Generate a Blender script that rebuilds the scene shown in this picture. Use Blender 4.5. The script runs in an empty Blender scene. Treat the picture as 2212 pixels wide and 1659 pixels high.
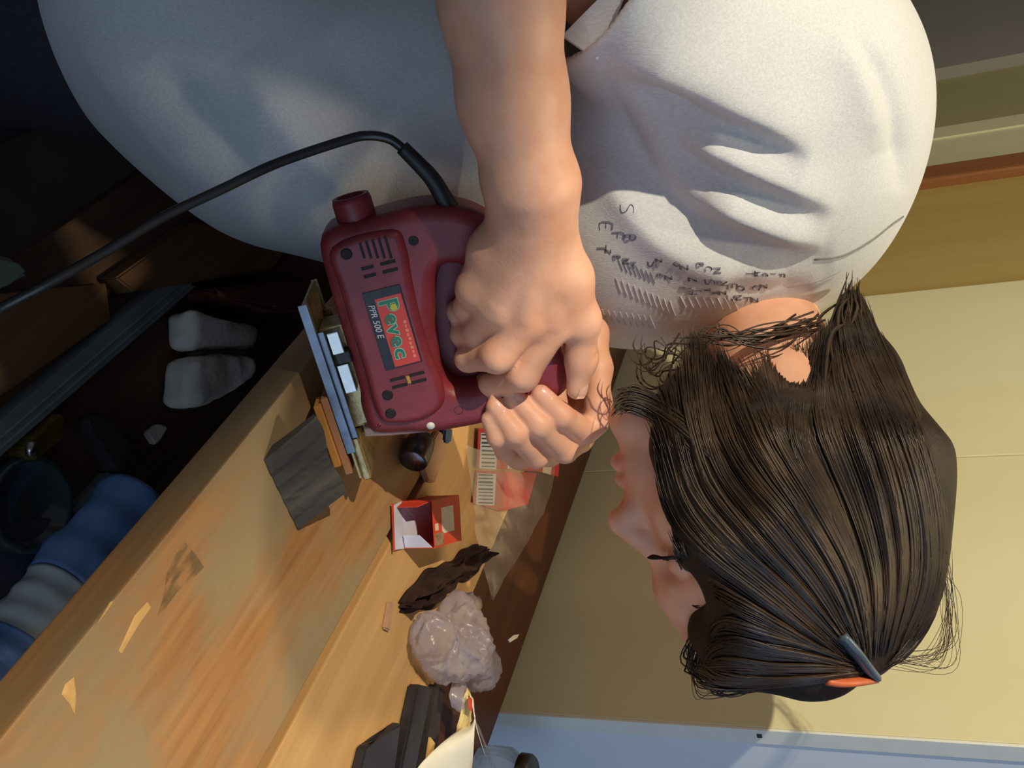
import bpy, bmesh, math, random
import numpy as np
from mathutils import Vector, Matrix

# ------------------------------------------------------------------ camera
scene = bpy.context.scene
COL = scene.collection
FPX, CU, CV = 2080.0, 829.5, 1106.0          # the photo lies on its side: up in the room = right in the frame
CAMZ = 1.33
BZ = 0.90                                     # bench top height
def _basis(p, r, a):
    hd = np.array([math.sin(a), math.cos(a), 0.0]); Z = np.array([0, 0, 1.0])
    F = math.cos(p)*hd - math.sin(p)*Z; U = math.sin(p)*hd + math.cos(p)*Z; R = np.cross(F, U)
    return math.cos(r)*R + math.sin(r)*U, -math.sin(r)*R + math.cos(r)*U, F
RR, UU, FF = _basis(math.radians(22.7), math.radians(-4.57), math.radians(32.7))
C0 = np.array([0, 0, CAMZ])
cam_d = bpy.data.cameras.new('camera'); cam = bpy.data.objects.new('camera', cam_d); COL.objects.link(cam)
cam_d.sensor_width = 36.0; cam_d.lens = FPX/2212*36.0; cam_d.clip_start = 0.01
M = Matrix.Identity(4)
for i in range(3):
    M[i][0] = UU[i]; M[i][1] = -RR[i]; M[i][2] = -FF[i]; M[i][3] = C0[i]
cam.matrix_world = M
scene.camera = cam

# ------------------------------------------------------------------ light
world = bpy.data.worlds.new('room_ambient'); scene.world = world; world.use_nodes = True
world.node_tree.nodes['Background'].inputs[0].default_value = (0.80, 0.86, 1.0, 1)
world.node_tree.nodes['Background'].inputs[1].default_value = 0.07
def area(name, loc, target, size, energy, color, sy=None):
    l = bpy.data.lights.new(name, 'AREA'); l.energy = energy; l.color = color; l.size = size
    if sy: l.shape = 'RECTANGLE'; l.size_y = sy
    o = bpy.data.objects.new(name, l); COL.objects.link(o); o.location = loc
    o.rotation_euler = (Vector(target)-Vector(loc)).to_track_quat('-Z', 'Y').to_euler(); return o
LPOS = np.array([-0.820, 0.166, 2.215]); LN = np.array([0.142, -0.232, 0.962]); LN /= np.linalg.norm(LN)   # bulb, and the axis of the added cut-off dish below it
sl = bpy.data.lights.new('work_lamp_light', 'POINT'); sl.energy = 114; sl.color = (1.0, 0.90, 0.70); sl.shadow_soft_size = .012
LAMP = bpy.data.objects.new('work_lamp_light', sl); COL.objects.link(LAMP); LAMP.location = LPOS
CEIL = area('ceiling_lamp_light', (0.55, 0.64, 2.55), (0.55, 0.64, 0), 0.10, 8.5, (1.0, 0.88, 0.66))
WIN = area('window_daylight', (0.85, -1.30, 1.38), (0.85, 0.6, 1.20), 2.8, 15.5, (0.48, 0.69, 1.0), 1.2)
scene.view_settings.view_transform = 'Standard'; scene.view_settings.look = 'None'
scene.view_settings.gamma = 1.0; scene.view_settings.use_curve_mapping = False
scene.view_settings.exposure = 0.0

# ------------------------------------------------------------------ helpers
rnd = random.Random(7); nrng = np.random.default_rng(5)
def ray(px, py): return FF + ((py-CU)/FPX)*RR + ((px-CV)/FPX)*UU
def W(px, py, d): return C0 + ray(px, py)*d
def onz(px, py, z): d = ray(px, py); return C0 + d*((z-CAMZ)/d[2])
def onx(px, py, x): d = ray(px, py); return C0 + d*(x/d[0])
def Q(px, py, d): return np.array([(py-CU)/FPX*d, d, (px-CV)/FPX*d])   # right, depth, up
AX = np.stack([RR, FF, UU])                                              # rows
def to_world(v): return C0 + np.asarray(v) @ AX

def nodes(m): return m.node_tree.nodes, m.node_tree.links
def mat(name, base, rough=0.6, metal=0.0, var=0.0, var2=None, scale=30.0, stretch=(1, 1, 1), bump=0.0, bscale=None,
        spec=0.5, trans=0.0, sss=0.0, coat=0.0, alpha=1.0, sheen=0.0, detail=5.0, lo=0.35, hi=0.65, emit=None):
    m = bpy.data.materials.new(name); m.use_nodes = True; N, L = nodes(m); b = N['Principled BSDF']
    b.inputs['Base Color'].default_value = (*base, 1); b.inputs['Roughness'].default_value = rough
    b.inputs['Metallic'].default_value = metal; b.inputs['Specular IOR Level'].default_value = spec
    b.inputs['Transmission Weight'].default_value = trans; b.inputs['Alpha'].default_value = alpha
    b.inputs['Coat Weight'].default_value = coat; b.inputs['Sheen Weight'].default_value = sheen
    if sss:
        b.inputs['Subsurface Weight'].default_value = sss; b.inputs['Subsurface Radius'].default_value = (1, .35, .2)
        b.inputs['Subsurface Scale'].default_value = 0.006
    if emit: b.inputs['Emission Color'].default_value = (*emit[:3], 1); b.inputs['Emission Strength'].default_value = emit[3]
    tc = N.new('ShaderNodeTexCoord'); mp = N.new('ShaderNodeMapping'); L.new(tc.outputs['Object'], mp.inputs[0])
    mp.inputs['Scale'].default_value = stretch
    if var2 is not None or var:
        n = N.new('ShaderNodeTexNoise'); n.inputs['Scale'].default_value = scale; n.inputs['Detail'].default_value = detail
        L.new(mp.outputs[0], n.inputs['Vector'])
        cr = N.new('ShaderNodeValToRGB'); cr.color_ramp.elements[0].position = lo; cr.color_ramp.elements[1].position = hi
        c2 = var2 if var2 is not None else tuple(min(1, x*(1+var)) for x in base)
        c1 = base if var2 is not None else tuple(x*(1-var) for x in base)
        cr.color_ramp.elements[0].color = (*c1, 1); cr.color_ramp.elements[1].color = (*c2, 1)
        L.new(n.outputs[0], cr.inputs[0]); L.new(cr.outputs[0], b.inputs['Base Color'])
    if bump:
        n2 = N.new('ShaderNodeTexNoise'); n2.inputs['Scale'].default_value = bscale or scale*3; n2.inputs['Detail'].default_value = 4
        L.new(mp.outputs[0], n2.inputs['Vector'])
        bp = N.new('ShaderNodeBump'); bp.inputs['Strength'].default_value = bump; bp.inputs['Distance'].default_value = 0.002
        L.new(n2.outputs[0], bp.inputs['Height']); L.new(bp.outputs[0], b.inputs['Normal'])
    return m

def wood(name, dark, light, ring=14.0, along='Y', rough=0.55, stain=None, stain_scale=3.0, stain_amt=(.5, .7), grain=1.0):
    m = bpy.data.materials.new(name); m.use_nodes = True; N, L = nodes(m); b = N['Principled BSDF']
    b.inputs['Roughness'].default_value = rough; b.inputs['Specular IOR Level'].default_value = 0.35
    tc = N.new('ShaderNodeTexCoord'); mp = N.new('ShaderNodeMapping'); L.new(tc.outputs['Object'], mp.inputs[0])
    s = {'X': (.06, 1, 1), 'Y': (1, .06, 1), 'Z': (1, 1, .06)}[along]; mp.inputs['Scale'].default_value = s
    n1 = N.new('ShaderNodeTexNoise'); n1.inputs['Scale'].default_value = ring; n1.inputs['Detail'].default_value = 6; n1.inputs['Distortion'].default_value = .6
    n2 = N.new('ShaderNodeTexNoise'); n2.inputs['Scale'].default_value = ring*9; n2.inputs['Detail'].default_value = 5
    L.new(mp.outputs[0], n1.inputs[0]); L.new(mp.outputs[0], n2.inputs[0])
    mx = N.new('ShaderNodeMath'); mx.operation = 'MULTIPLY_ADD'; mx.inputs[1].default_value = .45*grain
    L.new(n2.outputs[0], mx.inputs[0]); L.new(n1.outputs[0], mx.inputs[2])
    cr = N.new('ShaderNodeValToRGB'); cr.color_ramp.elements[0].position = .5; cr.color_ramp.elements[1].position = .95
    cr.color_ramp.elements[0].color = (*dark, 1); cr.color_ramp.elements[1].color = (*light, 1); L.new(mx.outputs[0], cr.inputs[0])
    out = cr.outputs[0]
    if stain:
        n3 = N.new('ShaderNodeTexNoise'); n3.inputs['Scale'].default_value = stain_scale; n3.inputs['Detail'].default_value = 8; n3.inputs['Roughness'].default_value = .62
        mp3 = N.new('ShaderNodeMapping'); mp3.inputs['Scale'].default_value = (1.6, .8, 1); L.new(tc.outputs['Object'], mp3.inputs[0]); L.new(mp3.outputs[0], n3.inputs[0])
        c3 = N.new('ShaderNodeValToRGB'); c3.color_ramp.elements[0].position = stain_amt[0]; c3.color_ramp.elements[1].position = stain_amt[1]
        L.new(n3.outputs[0], c3.inputs[0])
        mxx = N.new('ShaderNodeMix'); mxx.data_type = 'RGBA'; mxx.inputs['B'].default_value = (*stain, 1)
        L.new(c3.outputs[0], mxx.inputs['Factor']); L.new(out, mxx.inputs['A']); out = mxx.outputs['Result']
    L.new(out, b.inputs['Base Color'])
    bp = N.new('ShaderNodeBump'); bp.inputs['Strength'].default_value = .25; bp.inputs['Distance'].default_value = .001
    L.new(mx.outputs[0], bp.inputs['Height']); L.new(bp.outputs[0], b.inputs['Normal'])
    return m

def tag(o, label=None, cat=None, group=None, kind=None):
    if label: o['label'] = label
    if cat: o['category'] = cat
    if group: o['group'] = group
    if kind: o['kind'] = kind
    return o
def empty(name, loc=(0, 0, 0), mw=None):
    o = bpy.data.objects.new(name, None); COL.objects.link(o); o.empty_display_size = .02
    if mw is not None: o.matrix_world = mw
    else: o.location = loc
    return o
def mesh_obj(name, v, f, m, parent=None, smooth=False, origin=None):
    me = bpy.data.meshes.new(name); v = np.asarray(v, float)
    if origin is not None: v = v - np.asarray(origin)
    me.from_pydata(v.tolist(), [], f.tolist() if isinstance(f, np.ndarray) else f); me.update()
    if smooth: me.polygons.foreach_set('use_smooth', [True]*len(me.polygons))
    if m: me.materials.append(m)
    o = bpy.data.objects.new(name, me); COL.objects.link(o)
    if origin is not None: o.location = origin
    if parent: o.parent = parent
    return o
def bm_obj(name, bm, m, parent=None, smooth=False):
    me = bpy.data.meshes.new(name); bmesh.ops.recalc_face_normals(bm, faces=bm.faces); bm.to_mesh(me); bm.free()
    if smooth: me.polygons.foreach_set('use_smooth', [True]*len(me.polygons))
    me.materials.append(m); o = bpy.data.objects.new(name, me); COL.objects.link(o)
    if parent: o.parent = parent
    return o
def box(name, lo, hi, m, parent=None, bev=0.0, seg=2, jit=0.0):
    bm = bmesh.new(); bmesh.ops.create_cube(bm, size=1)
    lo, hi = np.array(lo, float), np.array(hi, float)
    for v in bm.verts: v.co = Vector(((lo+hi)/2 + np.array(v.co)*(hi-lo)))
    if jit:
        for v in bm.verts: v.co += Vector((rnd.uniform(-jit, jit), rnd.uniform(-jit, jit), rnd.uniform(-jit, jit)))
    if bev: bmesh.ops.bevel(bm, geom=bm.edges[:], offset=bev, segments=seg, affect='EDGES', profile=.6)
    return bm_obj(name, bm, m, parent, smooth=False)
def smooth_path(pts, n):
    P = np.asarray(pts, float)
    if len(P) < 3:
        t = np.linspace(0, 1, n)[:, None]; return P[0]*(1-t) + P[-1]*t
    X = np.vstack([2*P[0]-P[1], P, 2*P[-1]-P[-2]]); out = []
    for t in np.linspace(0, len(P)-1-1e-9, n):
        i = int(t); u = t-i; p0, p1, p2, p3 = X[i:i+4]
        out.append(.5*((2*p1)+(-p0+p2)*u+(2*p0-5*p1+4*p2-p3)*u*u+(-p0+3*p1-3*p2+p3)*u**3))
    return np.array(out)
def tube_geo(path, radii, sides=8, flat=1.0, cap=True):
    P = np.asarray(path, float); n = len(P); T = np.gradient(P, axis=0); T /= np.linalg.norm(T, axis=1)[:, None]+1e-12
    ref = np.array([.13, .27, .95]); 
    if abs(T[0] @ ref) > .95: ref = np.array([1., 0, 0])
    V = []; up = ref
    for i in range(n):
        a = np.cross(T[i], up); a /= np.linalg.norm(a)+1e-12; b = np.cross(a, T[i]); up = b
        ang = np.arange(sides)/sides*2*np.pi; r = radii[i] if hasattr(radii, '__len__') else radii
        V.append(P[i] + r*(np.cos(ang)[:, None]*a + flat*np.sin(ang)[:, None]*b))
    V = np.vstack(V); Fc = []
    for i in range(n-1):
        for s in range(sides):
            s2 = (s+1) % sides; Fc.append([i*sides+s, i*sides+s2, (i+1)*sides+s2, (i+1)*sides+s])
    if cap: Fc.append(list(range(sides))[::-1]); Fc.append([(n-1)*sides+s for s in range(sides)])
    return V, Fc
def tube(name, path, radii, m, parent=None, sides=10, n=None, flat=1.0, origin=None):
    if n: 
        path2 = smooth_path(path, n)
        if hasattr(radii, '__len__'): radii = np.interp(np.linspace(0, 1, n), np.linspace(0, 1, len(radii)), radii)
        path = path2
    v, f = tube_geo(path, radii, sides, flat); return mesh_obj(name, v, f, m, parent, True, origin)
def join_geo(parts):
    V, Fc, o = [], [], 0
    for v, f in parts:
        V.append(np.asarray(v)); Fc += [[i+o for i in q] for q in f]; o += len(v)
    return np.vstack(V), Fc
def lathe(name, prof, m, parent=None, seg=28, loc=(0, 0, 0), smooth=True):
    V, Fc = [], []; n = len(prof)
    for k in range(seg):
        a = 2*math.pi*k/seg
        for r, z in prof: V.append((r*math.cos(a), r*math.sin(a), z))
    for k in range(seg):
        k2 = (k+1) % seg
        for i in range(n-1): Fc.append([k*n+i, k2*n+i, k2*n+i+1, k*n+i+1])
    o = mesh_obj(name, V, Fc, m, parent, smooth); o.location = loc; return o
def curve_solid(name, loops, z0, z1, m, parent=None, bev=0.0, mw=None, res=3, smooth_loop=False):
    """2-D outlines (with holes) filled, extruded z0..z1 with rounded edges, as a mesh"""
    cu = bpy.data.curves.new(name+'_c', 'CURVE'); cu.dimensions = '2D'; cu.fill_mode = 'BOTH'
    for lp in loops:
        L_ = np.array(lp, float)
        if smooth_loop:
            k = len(L_); ext = np.vstack([L_[-2:], L_, L_[:2]]); 
            sp_ = smooth_path(ext, (k+3)*5+1); L_ = sp_[10:10+k*5]
        s = cu.splines.new('POLY'); s.points.add(len(L_)-1); s.use_cyclic_u = True
        for p, q in zip(s.points, L_): p.co = (q[0], q[1], 0, 1)
    cu.extrude = max((z1-z0)/2-bev, 1e-5); cu.bevel_depth = bev; cu.bevel_resolution = res; cu.offset = -bev
    o = bpy.data.objects.new(name+'_c', cu); COL.objects.link(o)
    dg = bpy.context.evaluated_depsgraph_get(); me = bpy.data.meshes.new_from_object(o.evaluated_get(dg))
    bpy.data.objects.remove(o); bpy.data.curves.remove(cu)
    me.name = name; me.transform(Matrix.Translation((0, 0, (z0+z1)/2)))
    if mw is not None: me.transform(mw)
    me.materials.clear(); me.materials.append(m)
    ob = bpy.data.objects.new(name, me); COL.objects.link(ob)
    if parent: ob.parent = parent
    return ob
def text_mesh(name, s, size, m, parent, mw, extrude=.0002, shear=0.0, spacing=1.0, offset=0.0):
    cu = bpy.data.curves.new(name+'_t', 'FONT'); cu.body = s; cu.size = size; cu.extrude = extrude; cu.shear = shear
    cu.space_character = spacing; cu.offset = offset; cu.resolution_u = 4
    o = bpy.data.objects.new(name+'_t', cu); COL.objects.link(o)
    dg = bpy.context.evaluated_depsgraph_get(); me = bpy.data.meshes.new_from_object(o.evaluated_get(dg))
    bpy.data.objects.remove(o); bpy.data.curves.remove(cu); me.name = name; me.transform(mw)
    me.materials.clear(); me.materials.append(m); ob = bpy.data.objects.new(name, me); COL.objects.link(ob); ob.parent = parent
    return ob

# ---- signed distance modelling: smooth unions of rounded cones and ellipsoids, meshed by surface nets
def sd_cone(p, a, b, ra, rb):
    a, b = np.asarray(a), np.asarray(b); ab = b-a; L2 = max(ab @ ab, 1e-12)
    t = np.clip(((p-a) @ ab)/L2, 0, 1); q = p-(a+t[..., None]*ab)
    return np.sqrt((q*q).sum(-1)) - (ra+(rb-ra)*t)
def sd_ell(p, c, r, rot):
    q = (p-np.asarray(c)) @ np.asarray(rot).T if rot is not None else p-np.asarray(c)
    r = np.asarray(r); k0 = np.sqrt(((q/r)**2).sum(-1)); k1 = np.sqrt(((q/r**2)**2).sum(-1))+1e-9
    return k0*(k0-1)/k1
class SDF:
    def __init__(s): s.pr = []
    def cone(s, a, b, ra, rb, k=.01, op=1): s.pr.append(('c', (np.asarray(a, float), np.asarray(b, float), ra, rb), k, op)); return s
    def ball(s, a, r, k=.01, op=1): return s.cone(a, np.asarray(a)+1e-6, r, r, k, op)
    def ell(s, c, r, rot=None, k=.01, op=1): s.pr.append(('e', (np.asarray(c, float), r, rot), k, op)); return s
    def plane(s, p0, n, k=.002, c=None, R=None): s.pr.append(('p', (np.asarray(p0, float), np.asarray(n, float)/np.linalg.norm(n), c, R), k, -1)); return s
    def nest(s, other, lo, hi, k=.01): s.pr.append(('n', (other, np.asarray(lo, float), np.asarray(hi, float)), k, 1)); return s
    def chain(s, pts, rs, k=.01, op=1):
        for i in range(len(pts)-1): s.cone(pts[i], pts[i+1], rs[i], rs[i+1], k, op)
        return s
    @staticmethod
    def _d(ty, ar, p):
        if ty == 'c': return sd_cone(p, *ar)
        if ty == 'e': return sd_ell(p, *ar)
        if ty == 'n': return ar[0].at(p)
        d = -((p-ar[0]) @ ar[1])                       # half space cut away on the +n side
        if ar[2] is not None: d = np.maximum(d, np.sqrt(((p-ar[2])**2).sum(-1))-ar[3])
        return d
    @staticmethod
    def _mix(f, d, k, op):
        if op > 0:
            hh = np.maximum(k-np.abs(f-d), 0)/k; return np.minimum(f, d)-hh*hh*k*.25
        d = -d; hh = np.maximum(k-np.abs(f-d), 0)/k; return np.maximum(f, d)+hh*hh*k*.25
    def at(s, p):
        f = np.full(p.shape[:-1], 1.0)
        for ty, ar, k, op in s.pr: f = s._mix(f, s._d(ty, ar, p), k, op)
        return f
    def hit(s, px, py, d0=.5, d1=1.2, n=351):
        """depth at which the pixel's sight line meets the shape"""
        ds = np.linspace(d0, d1, n); pts = np.stack([(py-CU)/FPX*ds, ds, (px-CV)/FPX*ds], -1); f = s.at(pts)
        i = np.argmax(f < 0)
        if not (f < 0).any(): return None
        return ds[i-1]+(ds[i]-ds[i-1])*f[i-1]/(f[i-1]-f[i]) if i else ds[0]
    def mesh(s, xs, ys, zs):
        f = np.full((len(xs), len(ys), len(zs)), .05, np.float32); cs = (xs, ys, zs)
        for ty, ar, k, op in s.pr:
            m_ = k+.012
            if ty == 'c': lo = np.minimum(ar[0]-ar[2], ar[1]-ar[3])-m_; hi = np.maximum(ar[0]+ar[2], ar[1]+ar[3])+m_
            elif ty == 'e': R_ = max(ar[1]); lo = ar[0]-R_-m_; hi = ar[0]+R_+m_
            elif ty == 'n': lo, hi = ar[1], ar[2]
            elif ar[2] is not None: lo = ar[2]-ar[3]-m_; hi = ar[2]+ar[3]+m_
            else: lo = np.full(3, -9.); hi = np.full(3, 9.)
            sl = [slice(np.searchsorted(c_, lo[i]), np.searchsorted(c_, hi[i])) for i, c_ in enumerate(cs)]
            if any(q.stop <= q.start for q in sl): continue
            g = np.stack(np.meshgrid(xs[sl[0]], ys[sl[1]], zs[sl[2]], indexing='ij'), -1)
            f[tuple(sl)] = s._mix(f[tuple(sl)], s._d(ty, ar, g), k, op)
        return surface_nets(f, xs, ys, zs)
def surface_nets(f, xs, ys, zs):
    ins = f < 0; nx, ny, nz = f.shape
    cnt = np.zeros((nx-1, ny-1, nz-1), np.int8)
    for i in (0, 1):
        for j in (0, 1):
            for k in (0, 1): cnt += ins[i:nx-1+i, j:ny-1+j, k:nz-1+k]
    act = (cnt > 0) & (cnt < 8); ci = np.argwhere(act); idx = np.full(act.shape, -1, np.int64); idx[act] = np.arange(len(ci))
    acc = np.zeros((len(ci), 3)); num = np.zeros(len(ci)); cs = [np.asarray(xs), np.asarray(ys), np.asarray(zs)]
    for ax in range(3):
        o1, o2 = [q for q in range(3) if q != ax]
        for s1 in (0, 1):
            for s2 in (0, 1):
                a = ci.copy(); a[:, o1] += s1; a[:, o2] += s2; b = a.copy(); b[:, ax] += 1
                fa = f[tuple(a.T)].astype(float); fb = f[tuple(b.T)].astype(float); m_ = (fa < 0) != (fb < 0)
                t = np.where(m_, fa/np.where(m_, fa-fb, 1), 0); p = np.stack([cs[q][a[:, q]] for q in range(3)], -1)
                p[:, ax] += t*(cs[ax][b[:, ax]]-cs[ax][a[:, ax]]); acc += p*m_[:, None]; num += m_
    V = acc/num[:, None]; Fq = []
    for ax in range(3):
        o1, o2 = (ax+1) % 3, (ax+2) % 3
        sa = [slice(None)]*3; sb = [slice(None)]*3; sa[ax] = slice(0, -1); sb[ax] = slice(1, None)
        for o in (o1, o2): sa[o] = slice(1, -1); sb[o] = slice(1, -1)
        A = ins[tuple(sa)]; B = ins[tuple(sb)]; e = np.argwhere(A != B); flip = A[tuple(e.T)]
        e[:, o1] += 1; e[:, o2] += 1; q = []
        for d1, d2 in ((1, 1), (0, 1), (0, 0), (1, 0)):
            c = e.copy(); c[:, o1] -= d1; c[:, o2] -= d2; q.append(idx[tuple(c.T)])
        q = np.stack(q, -1); q[~flip] = q[~flip][:, ::-1]; Fq.append(q)
    return V, np.vstack(Fq)
def grid(lo, hi, fine, coarse, flo, fhi):
    a = np.arange(lo, flo, coarse) if lo < flo else np.array([]); b = np.arange(flo, fhi, fine); c = np.arange(fhi, hi+coarse, coarse)
    return np.concatenate([a, b, c])
def S(r, g, b):
    return tuple(((c/255)/12.92 if c/255 <= .04045 else ((c/255+.055)/1.055)**2.4) for c in (r, g, b))
# ------------------------------------------------------------------ materials
m_plank = wood('bench_plank_wood', S(138, 90, 48), S(192, 140, 86), 20, 'Y', .55, stain=S(158, 134, 98), stain_scale=6, stain_amt=(.46, .60))
m_plank2 = wood('rear_plank_wood', S(186, 136, 82), S(216, 172, 112), 20, 'Y', .5, grain=.7)
m_rail = wood('dark_stained_wood', S(58, 28, 14), S(84, 46, 24), 14, 'Y', .45)
m_shelf = wood('shelf_wood', S(70, 48, 32), S(104, 76, 52), 16, 'Y', .7)
m_cream = mat('cream_veneer', S(216, 208, 162), .45, var2=S(224, 217, 174), scale=5, stretch=(1, 1, .1), detail=6)
m_edge = mat('white_edge_band', S(226, 226, 214), .5, var=.03, scale=40)
m_side = mat('white_side_panel', S(222, 226, 232), .5, var=.02, scale=6)
m_board = wood('veneer_board', S(172, 146, 82), S(192, 166, 102), 9, 'Z', .5, grain=.5)
m_brown = wood('brown_trim_wood', S(120, 72, 36), S(146, 94, 52), 20, 'Z', .5)
m_white = mat('painted_door', S(206, 200, 160), .5, var=.03, scale=4)
m_olive = mat('olive_wall', S(168, 160, 112), .8, var=.03, scale=5)
m_grey = mat('grey_wall', S(152, 146, 136), .85, var=.03, scale=5)
m_floor = mat('dark_floor', S(62, 56, 52), .8, var=.15, scale=8)

# ------------------------------------------------------------------ the room
HB = .43
XF, XG, XB = .727*HB, 1.157*HB, .792
def struct(o): o['kind'] = 'structure'; return o
struct(box('floor', (-3, -2.5, -.05), (3.5, 5, 0), m_floor))
struct(box('wall_back', (.83, 2.57, 0), (.95, 5, 2.6), m_grey))
struct(box('wall_far', (-3, 5, 0), (3.5, 5.1, 2.6), m_grey))
struct(box('trim_1', (.86, 2.071, 0), (.95, 2.569, 2.6), m_olive))
struct(box('trim_2', (.790, 2.014, 0), (.95, 2.0705, 2.6), m_white))
d1 = struct(box('door_1', (.794, 1.86, 0), (.95, 2.012, 2.6), m_white))
struct(box('trim_3', (.780, 1.797, 0), (.95, 1.8595, 2.6), m_brown, bev=.006))
struct(box('trim_4', (.800, 1.409, 0), (.95, 1.7965, 2.6), m_board))
cup = empty('cupboard', (.8, 1.0, 0)); tag(cup, 'tall cream cupboard with white edge standing behind the workbench', 'cupboard')
def cbox(n, lo, hi, m, bev=0.0, parent=cup):
    o = box(n, np.array(lo)-np.array(cup.location), np.array(hi)-np.array(cup.location), m, parent, bev); return o
cbox('front_panel', (XB, .5945, .02), (XB+.02, .9930, 2.5), m_cream, .0012)
cbox('front_panel', (XB, .9950, .02), (XB+.02, 1.4065, 2.5), m_cream, .0012)
eb = cbox('edge_strip', (XB+.0005, .5915, .02), (XB+.021, .5944, 2.5), m_edge, .0005)
sp = cbox('side_panel', (XB+.0215, .5935, .02), (1.35, .611, 2.5), m_side, .001)
m_dark = mat('dark_metal_dot', (.03, .03, .03), .5, var=.2, scale=80)
sc = cbox('screw_head', (XB+.006, .5905, 1.165), (XB+.011, .5918, 1.170), m_dark, .0005)
for yy in (1.405,):
    cbox('carcass_panel', (XB+.021, .6115, .02), (1.35, 1.4, .04), m_side)

# unseen opaque dish on a rod, added below the bulb to darken the lower left
m_dish = mat('cutoff_dish_enamel', S(190, 186, 176), .5, var=.03, scale=30)
lq = Vector(LN).to_track_quat('Z', 'Y').to_matrix().to_4x4(); wl = empty('added_light_cutter', mw=Matrix.Translation(LPOS-LN*.16) @ lq); tag(wl, 'added unseen dish below the bulb, cutting its light off the lower left', 'lamp')
lathe('light_cutoff_dish', [(.0005, -.012), (.12, -.010), (0.178, -.003), (0.1874, 0.0), (0.1874, -.003), (0.178, -.007), (.12, -.014), (.0005, -.016)], m_dish, wl, 48)
tube('cutoff_dish_rod', [(0, 0, -.012), (.0, 0, .02), (-.05, .03, .06), (-.10, .06, .2), (-.10, .06, .72)], .004, m_dish, wl, 8, 20)
# ------------------------------------------------------------------ workbench
bench = empty('workbench', (.55, .6, 0)); tag(bench, 'worn wooden workbench of long planks with a dark rear board', 'workbench')
def bbox(n, lo, hi, m, bev=0.0, parent=bench, jit=0.0):
    return box(n, np.array(lo)-np.array(bench.location), np.array(hi)-np.array(bench.location), m, parent, bev, jit=jit)
bbox('plank', (XF, -.7, BZ-.034), (XG-.0045, 2.1, BZ), m_plank, .0016)
bbox('plank', (XG+.0045, -.7, BZ-.034), (.652, 2.1, BZ), m_plank2, .0016)
bbox('rear_board', (.6535, -.7, BZ-.034), (XB-.001, 2.1, BZ-.0015), m_rail, .001)
bbox('support_beam', (XF+.06, -.6, BZ-.11), (XF+.11, 2.0, BZ-.0345), m_rail)
bbox('support_beam', (.70, -.6, BZ-.11), (.75, 2.0, BZ-.0345), m_rail)
SZ = CAMZ-.70
bbox('lower_shelf', (.205, -.65, SZ-.02), (.775, 1.3, SZ), m_shelf, .002)
for x0, y0 in ((.36, -.6), (.70, -.6), (.36, 1.9), (.70, 1.9)):
    bbox('leg', (x0, y0, 0), (x0+.06, y0+.06, BZ-.1105), m_rail, .003)
m_chip = mat('splintered_fresh_wood', S(216, 168, 98), .6, var=.1, scale=90, bump=.3)
def chip(pts, dz=.0008):
    v = [onz(*p, BZ) for p in pts]; v = [np.array(p)-np.array(bench.location) for p in v]; n = len(v)
    V = [p+np.array([0, 0, .0001]) for p in v]+[p*1.0+np.array([0, 0, dz]) for p in v]; c = sum(V[n:])/n
    V = V[:n]+[c+(p-c)*.7 for p in V[n:]]
    mesh_obj('splinter', V, [list(range(n, 2*n))]+[[i, (i+1) % n, n+(i+1) % n, n+i] for i in range(n)], m_chip, bench)
chip([(318, 1300), (326, 1312), (302, 1345), (262, 1412), (256, 1405), (290, 1330)])
chip([(160, 1462), (165, 1500), (162, 1545), (150, 1520), (132, 1500), (140, 1478)])
chip([(246, 1296), (206, 1352), (203, 1354), (236, 1302)])
m_stain = mat('dark_oil_stain', S(112, 94, 66), .5, var2=S(140, 112, 74), scale=120, bump=.1, lo=.3, hi=.7)
def ragged(m, sc_, lo, hi):
    N, L = nodes(m); b = N['Principled BSDF']; tc = N.new('ShaderNodeTexCoord'); n = N.new('ShaderNodeTexNoise'); n.inputs['Scale'].default_value = sc_; n.inputs['Detail'].default_value = 6
    mp = N.new('ShaderNodeMapping'); mp.inputs['Scale'].default_value = (1, .35, 1); L.new(tc.outputs['Object'], mp.inputs[0]); L.new(mp.outputs[0], n.inputs[0])
    r = N.new('ShaderNodeValToRGB'); r.color_ramp.elements[0].position = lo; r.color_ramp.elements[1].position = hi; L.new(n.outputs[0], r.inputs[0]); L.new(r.outputs[0], b.inputs['Alpha'])
ragged(m_stain, 160, .40, .75)
def stain(pts):
    v = [np.array(onz(*p, BZ))-np.array(bench.location)+np.array([0, 0, .00025]) for p in pts]
    mesh_obj('stain', v, [list(range(len(v)))], m_stain, bench)
stain([(398, 1170), (412, 1185), (428, 1205), (440, 1225), (412, 1255), (385, 1275), (360, 1310), (340, 1330), (352, 1290), (360, 1240), (378, 1200)])

# ------------------------------------------------------------------ jigsaw
phi = math.radians(24)
ja = np.array([1, -.15, 0]); ja /= np.linalg.norm(ja)
jb = np.array([0, math.sin(phi), math.cos(phi)]); jb -= ja*(ja @ jb); jb /= np.linalg.norm(jb); jc = np.cross(ja, jb)
JO = W(650, 660, .6915) - .034*jc
JM = Matrix.Identity(4)
for i in range(3): JM[i][0] = ja[i]; JM[i][1] = -jc[i]; JM[i][2] = jb[i]; JM[i][3] = JO[i]
jig = empty('jigsaw', mw=JM); tag(jig, 'dark red electric jigsaw gripped by two hands on the bench edge', 'power tool')
PL = Matrix(((1, 0, 0, 0), (0, 0, -1, 0), (0, 1, 0, 0), (0, 0, 0, 1)))     # profile plane -> jigsaw side
m_red = mat('dark_red_plastic', S(126, 42, 48), .42, var2=S(138, 50, 54), scale=60, bump=.12, bscale=900, spec=.45)
m_slot = mat('black_vent', (.012, .008, .008), .7, var=.3, scale=50)
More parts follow.
